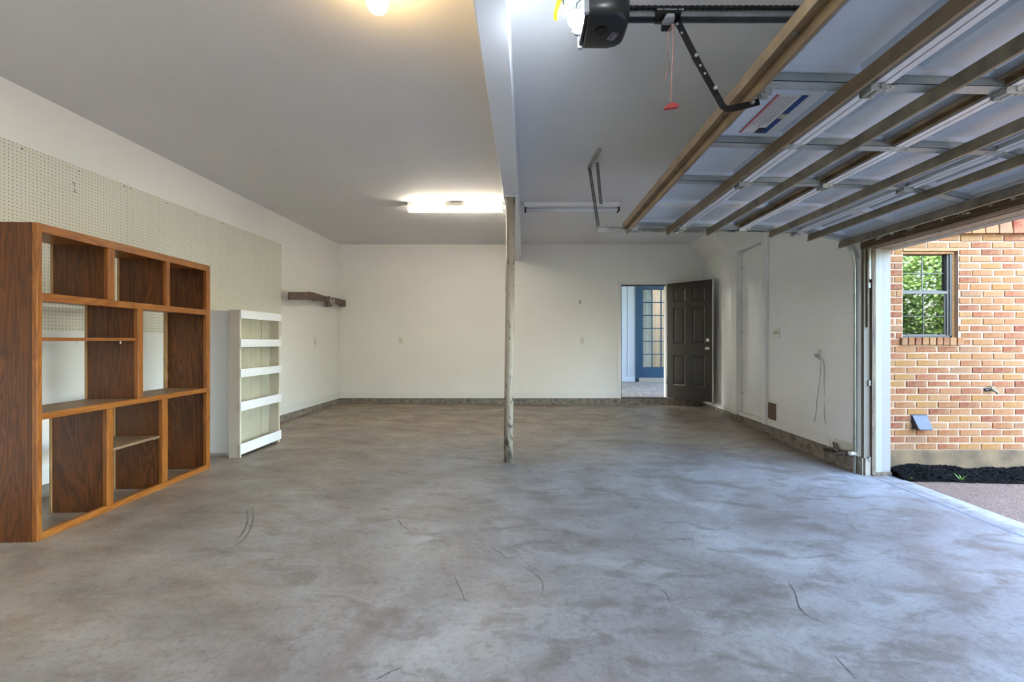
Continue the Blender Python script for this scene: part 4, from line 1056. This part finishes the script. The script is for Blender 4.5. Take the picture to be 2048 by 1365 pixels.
# ------------------------------------------------------------------ driveway, mulch, grass
struct(B(3.45, 14, -8, 4.24, -.5, -.158).build('floor_driveway', AGG), 'pinkish exposed aggregate driveway outside', 'driveway')
struct(B(-14, 30, -30, 40, -.62, -.50).build('floor_ground', plain('lawn_ground', (.22,.26,.10), .9, 0, .3, .5)), 'grassy ground around the house', 'ground')
def mz(x, y): return -.165+.085*ss((y-4.12)/.3)+.012*math.sin(x*7)+.008*math.sin(x*17+y*9)-.03*ss((x-3.6)/1.5)
mu = MB(); nx, ny = 60, 8
for j in range(ny+1):
    for i in range(nx+1):
        x = 3.44+4.5*i/nx; yb = 4.235-.11*min(1, (x-3.44)/1.3); y = yb+(4.46-yb)*j/ny
        mu.v.append((x, y, (mz(x, y) if j else -.17)+.0))
for j in range(ny):
    for i in range(nx): a = j*(nx+1)+i; mu.f.append((a, a+1, a+nx+2, a+nx+1))
for q in range(9000):
    x = 3.45+4.4*random.random()**1.4; yb = 4.235-.11*min(1, (x-3.44)/1.3); y = yb-.012+random.random()*(4.452-yb)
    z = max(mz(x, y), -.158)+random.uniform(0,.012); a = random.uniform(0, 6.28); l = random.uniform(.008,.030); w = random.uniform(.002,.005); tl = random.uniform(-.5,.5)
    c, s_ = math.cos(a), math.sin(a); n_ = len(mu.v)
    mu.v += [(x-c*l-s_*w, min(4.455,y-s_*l+c*w), z-tl*l*.5), (x-c*l+s_*w, min(4.455,y-s_*l-c*w), z-tl*l*.5), (x+c*l+s_*w, min(4.455,y+s_*l-c*w), z+tl*l*.5), (x+c*l-s_*w, min(4.455,y+s_*l+c*w), z+tl*l*.5), (x, min(4.455,y), z+w*1.6)]
    mu.f += [(n_,n_+1,n_+4),(n_+1,n_+2,n_+4),(n_+2,n_+3,n_+4),(n_+3,n_,n_+4),(n_,n_+3,n_+2,n_+1)]
o = mu.build('mulch', MULCH); tag(o, 'shredded black bark mulch bed along the brick wall', 'mulch'); o['kind'] = 'stuff'
def tuft(x, y, nb, hh, label):
    mb = MB()
    for q in range(nb):
        a = random.uniform(0, 6.28); l = hh*random.uniform(.6, 1.1); c, s_ = math.cos(a), math.sin(a); w = .0035; sp = random.uniform(.3, .9)
        pts = [(x+c*sp*l*t, y+s_*sp*l*t, -.150+l*t*(1.15-.45*t)) for t in (0, .35, .7, 1)]; n_ = len(mb.v)
        for k_, p in enumerate(pts): ww = w*(1-k_/3.2); mb.v += [(p[0]-s_*ww, p[1]+c*ww, p[2]), (p[0]+s_*ww, p[1]-c*ww, p[2])]
        for k_ in range(3): mb.f.append((n_+2*k_, n_+2*k_+1, n_+2*k_+3, n_+2*k_+2))
    tag(mb.build('grass_tuft', GRASS), label, 'grass tuft', 'weeds in the mulch')
tuft(3.93, 4.21, 16, .085, 'spiky green grass tuft at the driveway edge of the mulch, below the window')
tuft(3.50, 4.235, 12, .045, 'low green weed in the mulch right beside the white jamb')

# ------------------------------------------------------------------ trees out in front, seen only as reflections in the window
def tree(x, y, hh, r, label, dens=9000, sd=1):
    rnd = random.Random(sd); t = thing('yard_tree', label, 'tree', (x, y, -.5), group='yard trees')
    MB().tube([(0,0,0),(.1,0,hh*.3),(0,.1,hh*.7)], .16, 8, .07).build('trunk', BARK, t)
    mb = MB()
    for q in range(dens):
        while True:
            p = Vector((rnd.uniform(-1,1), rnd.uniform(-1,1), rnd.uniform(-1,1)))
            if p.length < 1: break
        if p.length < .55: p = p.normalized()*rnd.uniform(.55, 1)
        p = Vector((p.x*r, p.y*r, hh*.55+p.z*hh*.42)); a = Vector((rnd.uniform(-1,1), rnd.uniform(-1,1), rnd.uniform(-.6,.6))).normalized(); b = a.cross(Vector((rnd.uniform(-1,1), rnd.uniform(-1,1), 1))).normalized()
        l = rnd.uniform(.035, .085); mb.quad(p-a*l, p+b*l*.5, p+a*l, p-b*l*.5)
    o = mb.build('foliage', LEAFM, t); o['kind'] = 'stuff'
tree(9.2, -5.0, 5.2, 1.55, 'leafy tree in front of the garage, left one', 26000, 2)
tree(12.4, -5.0, 5.2, 1.55, 'leafy tree in front of the garage, middle one', 26000, 3)
tree(15.6, -5.0, 5.2, 1.55, 'leafy tree in front of the garage, right one', 22000, 4)
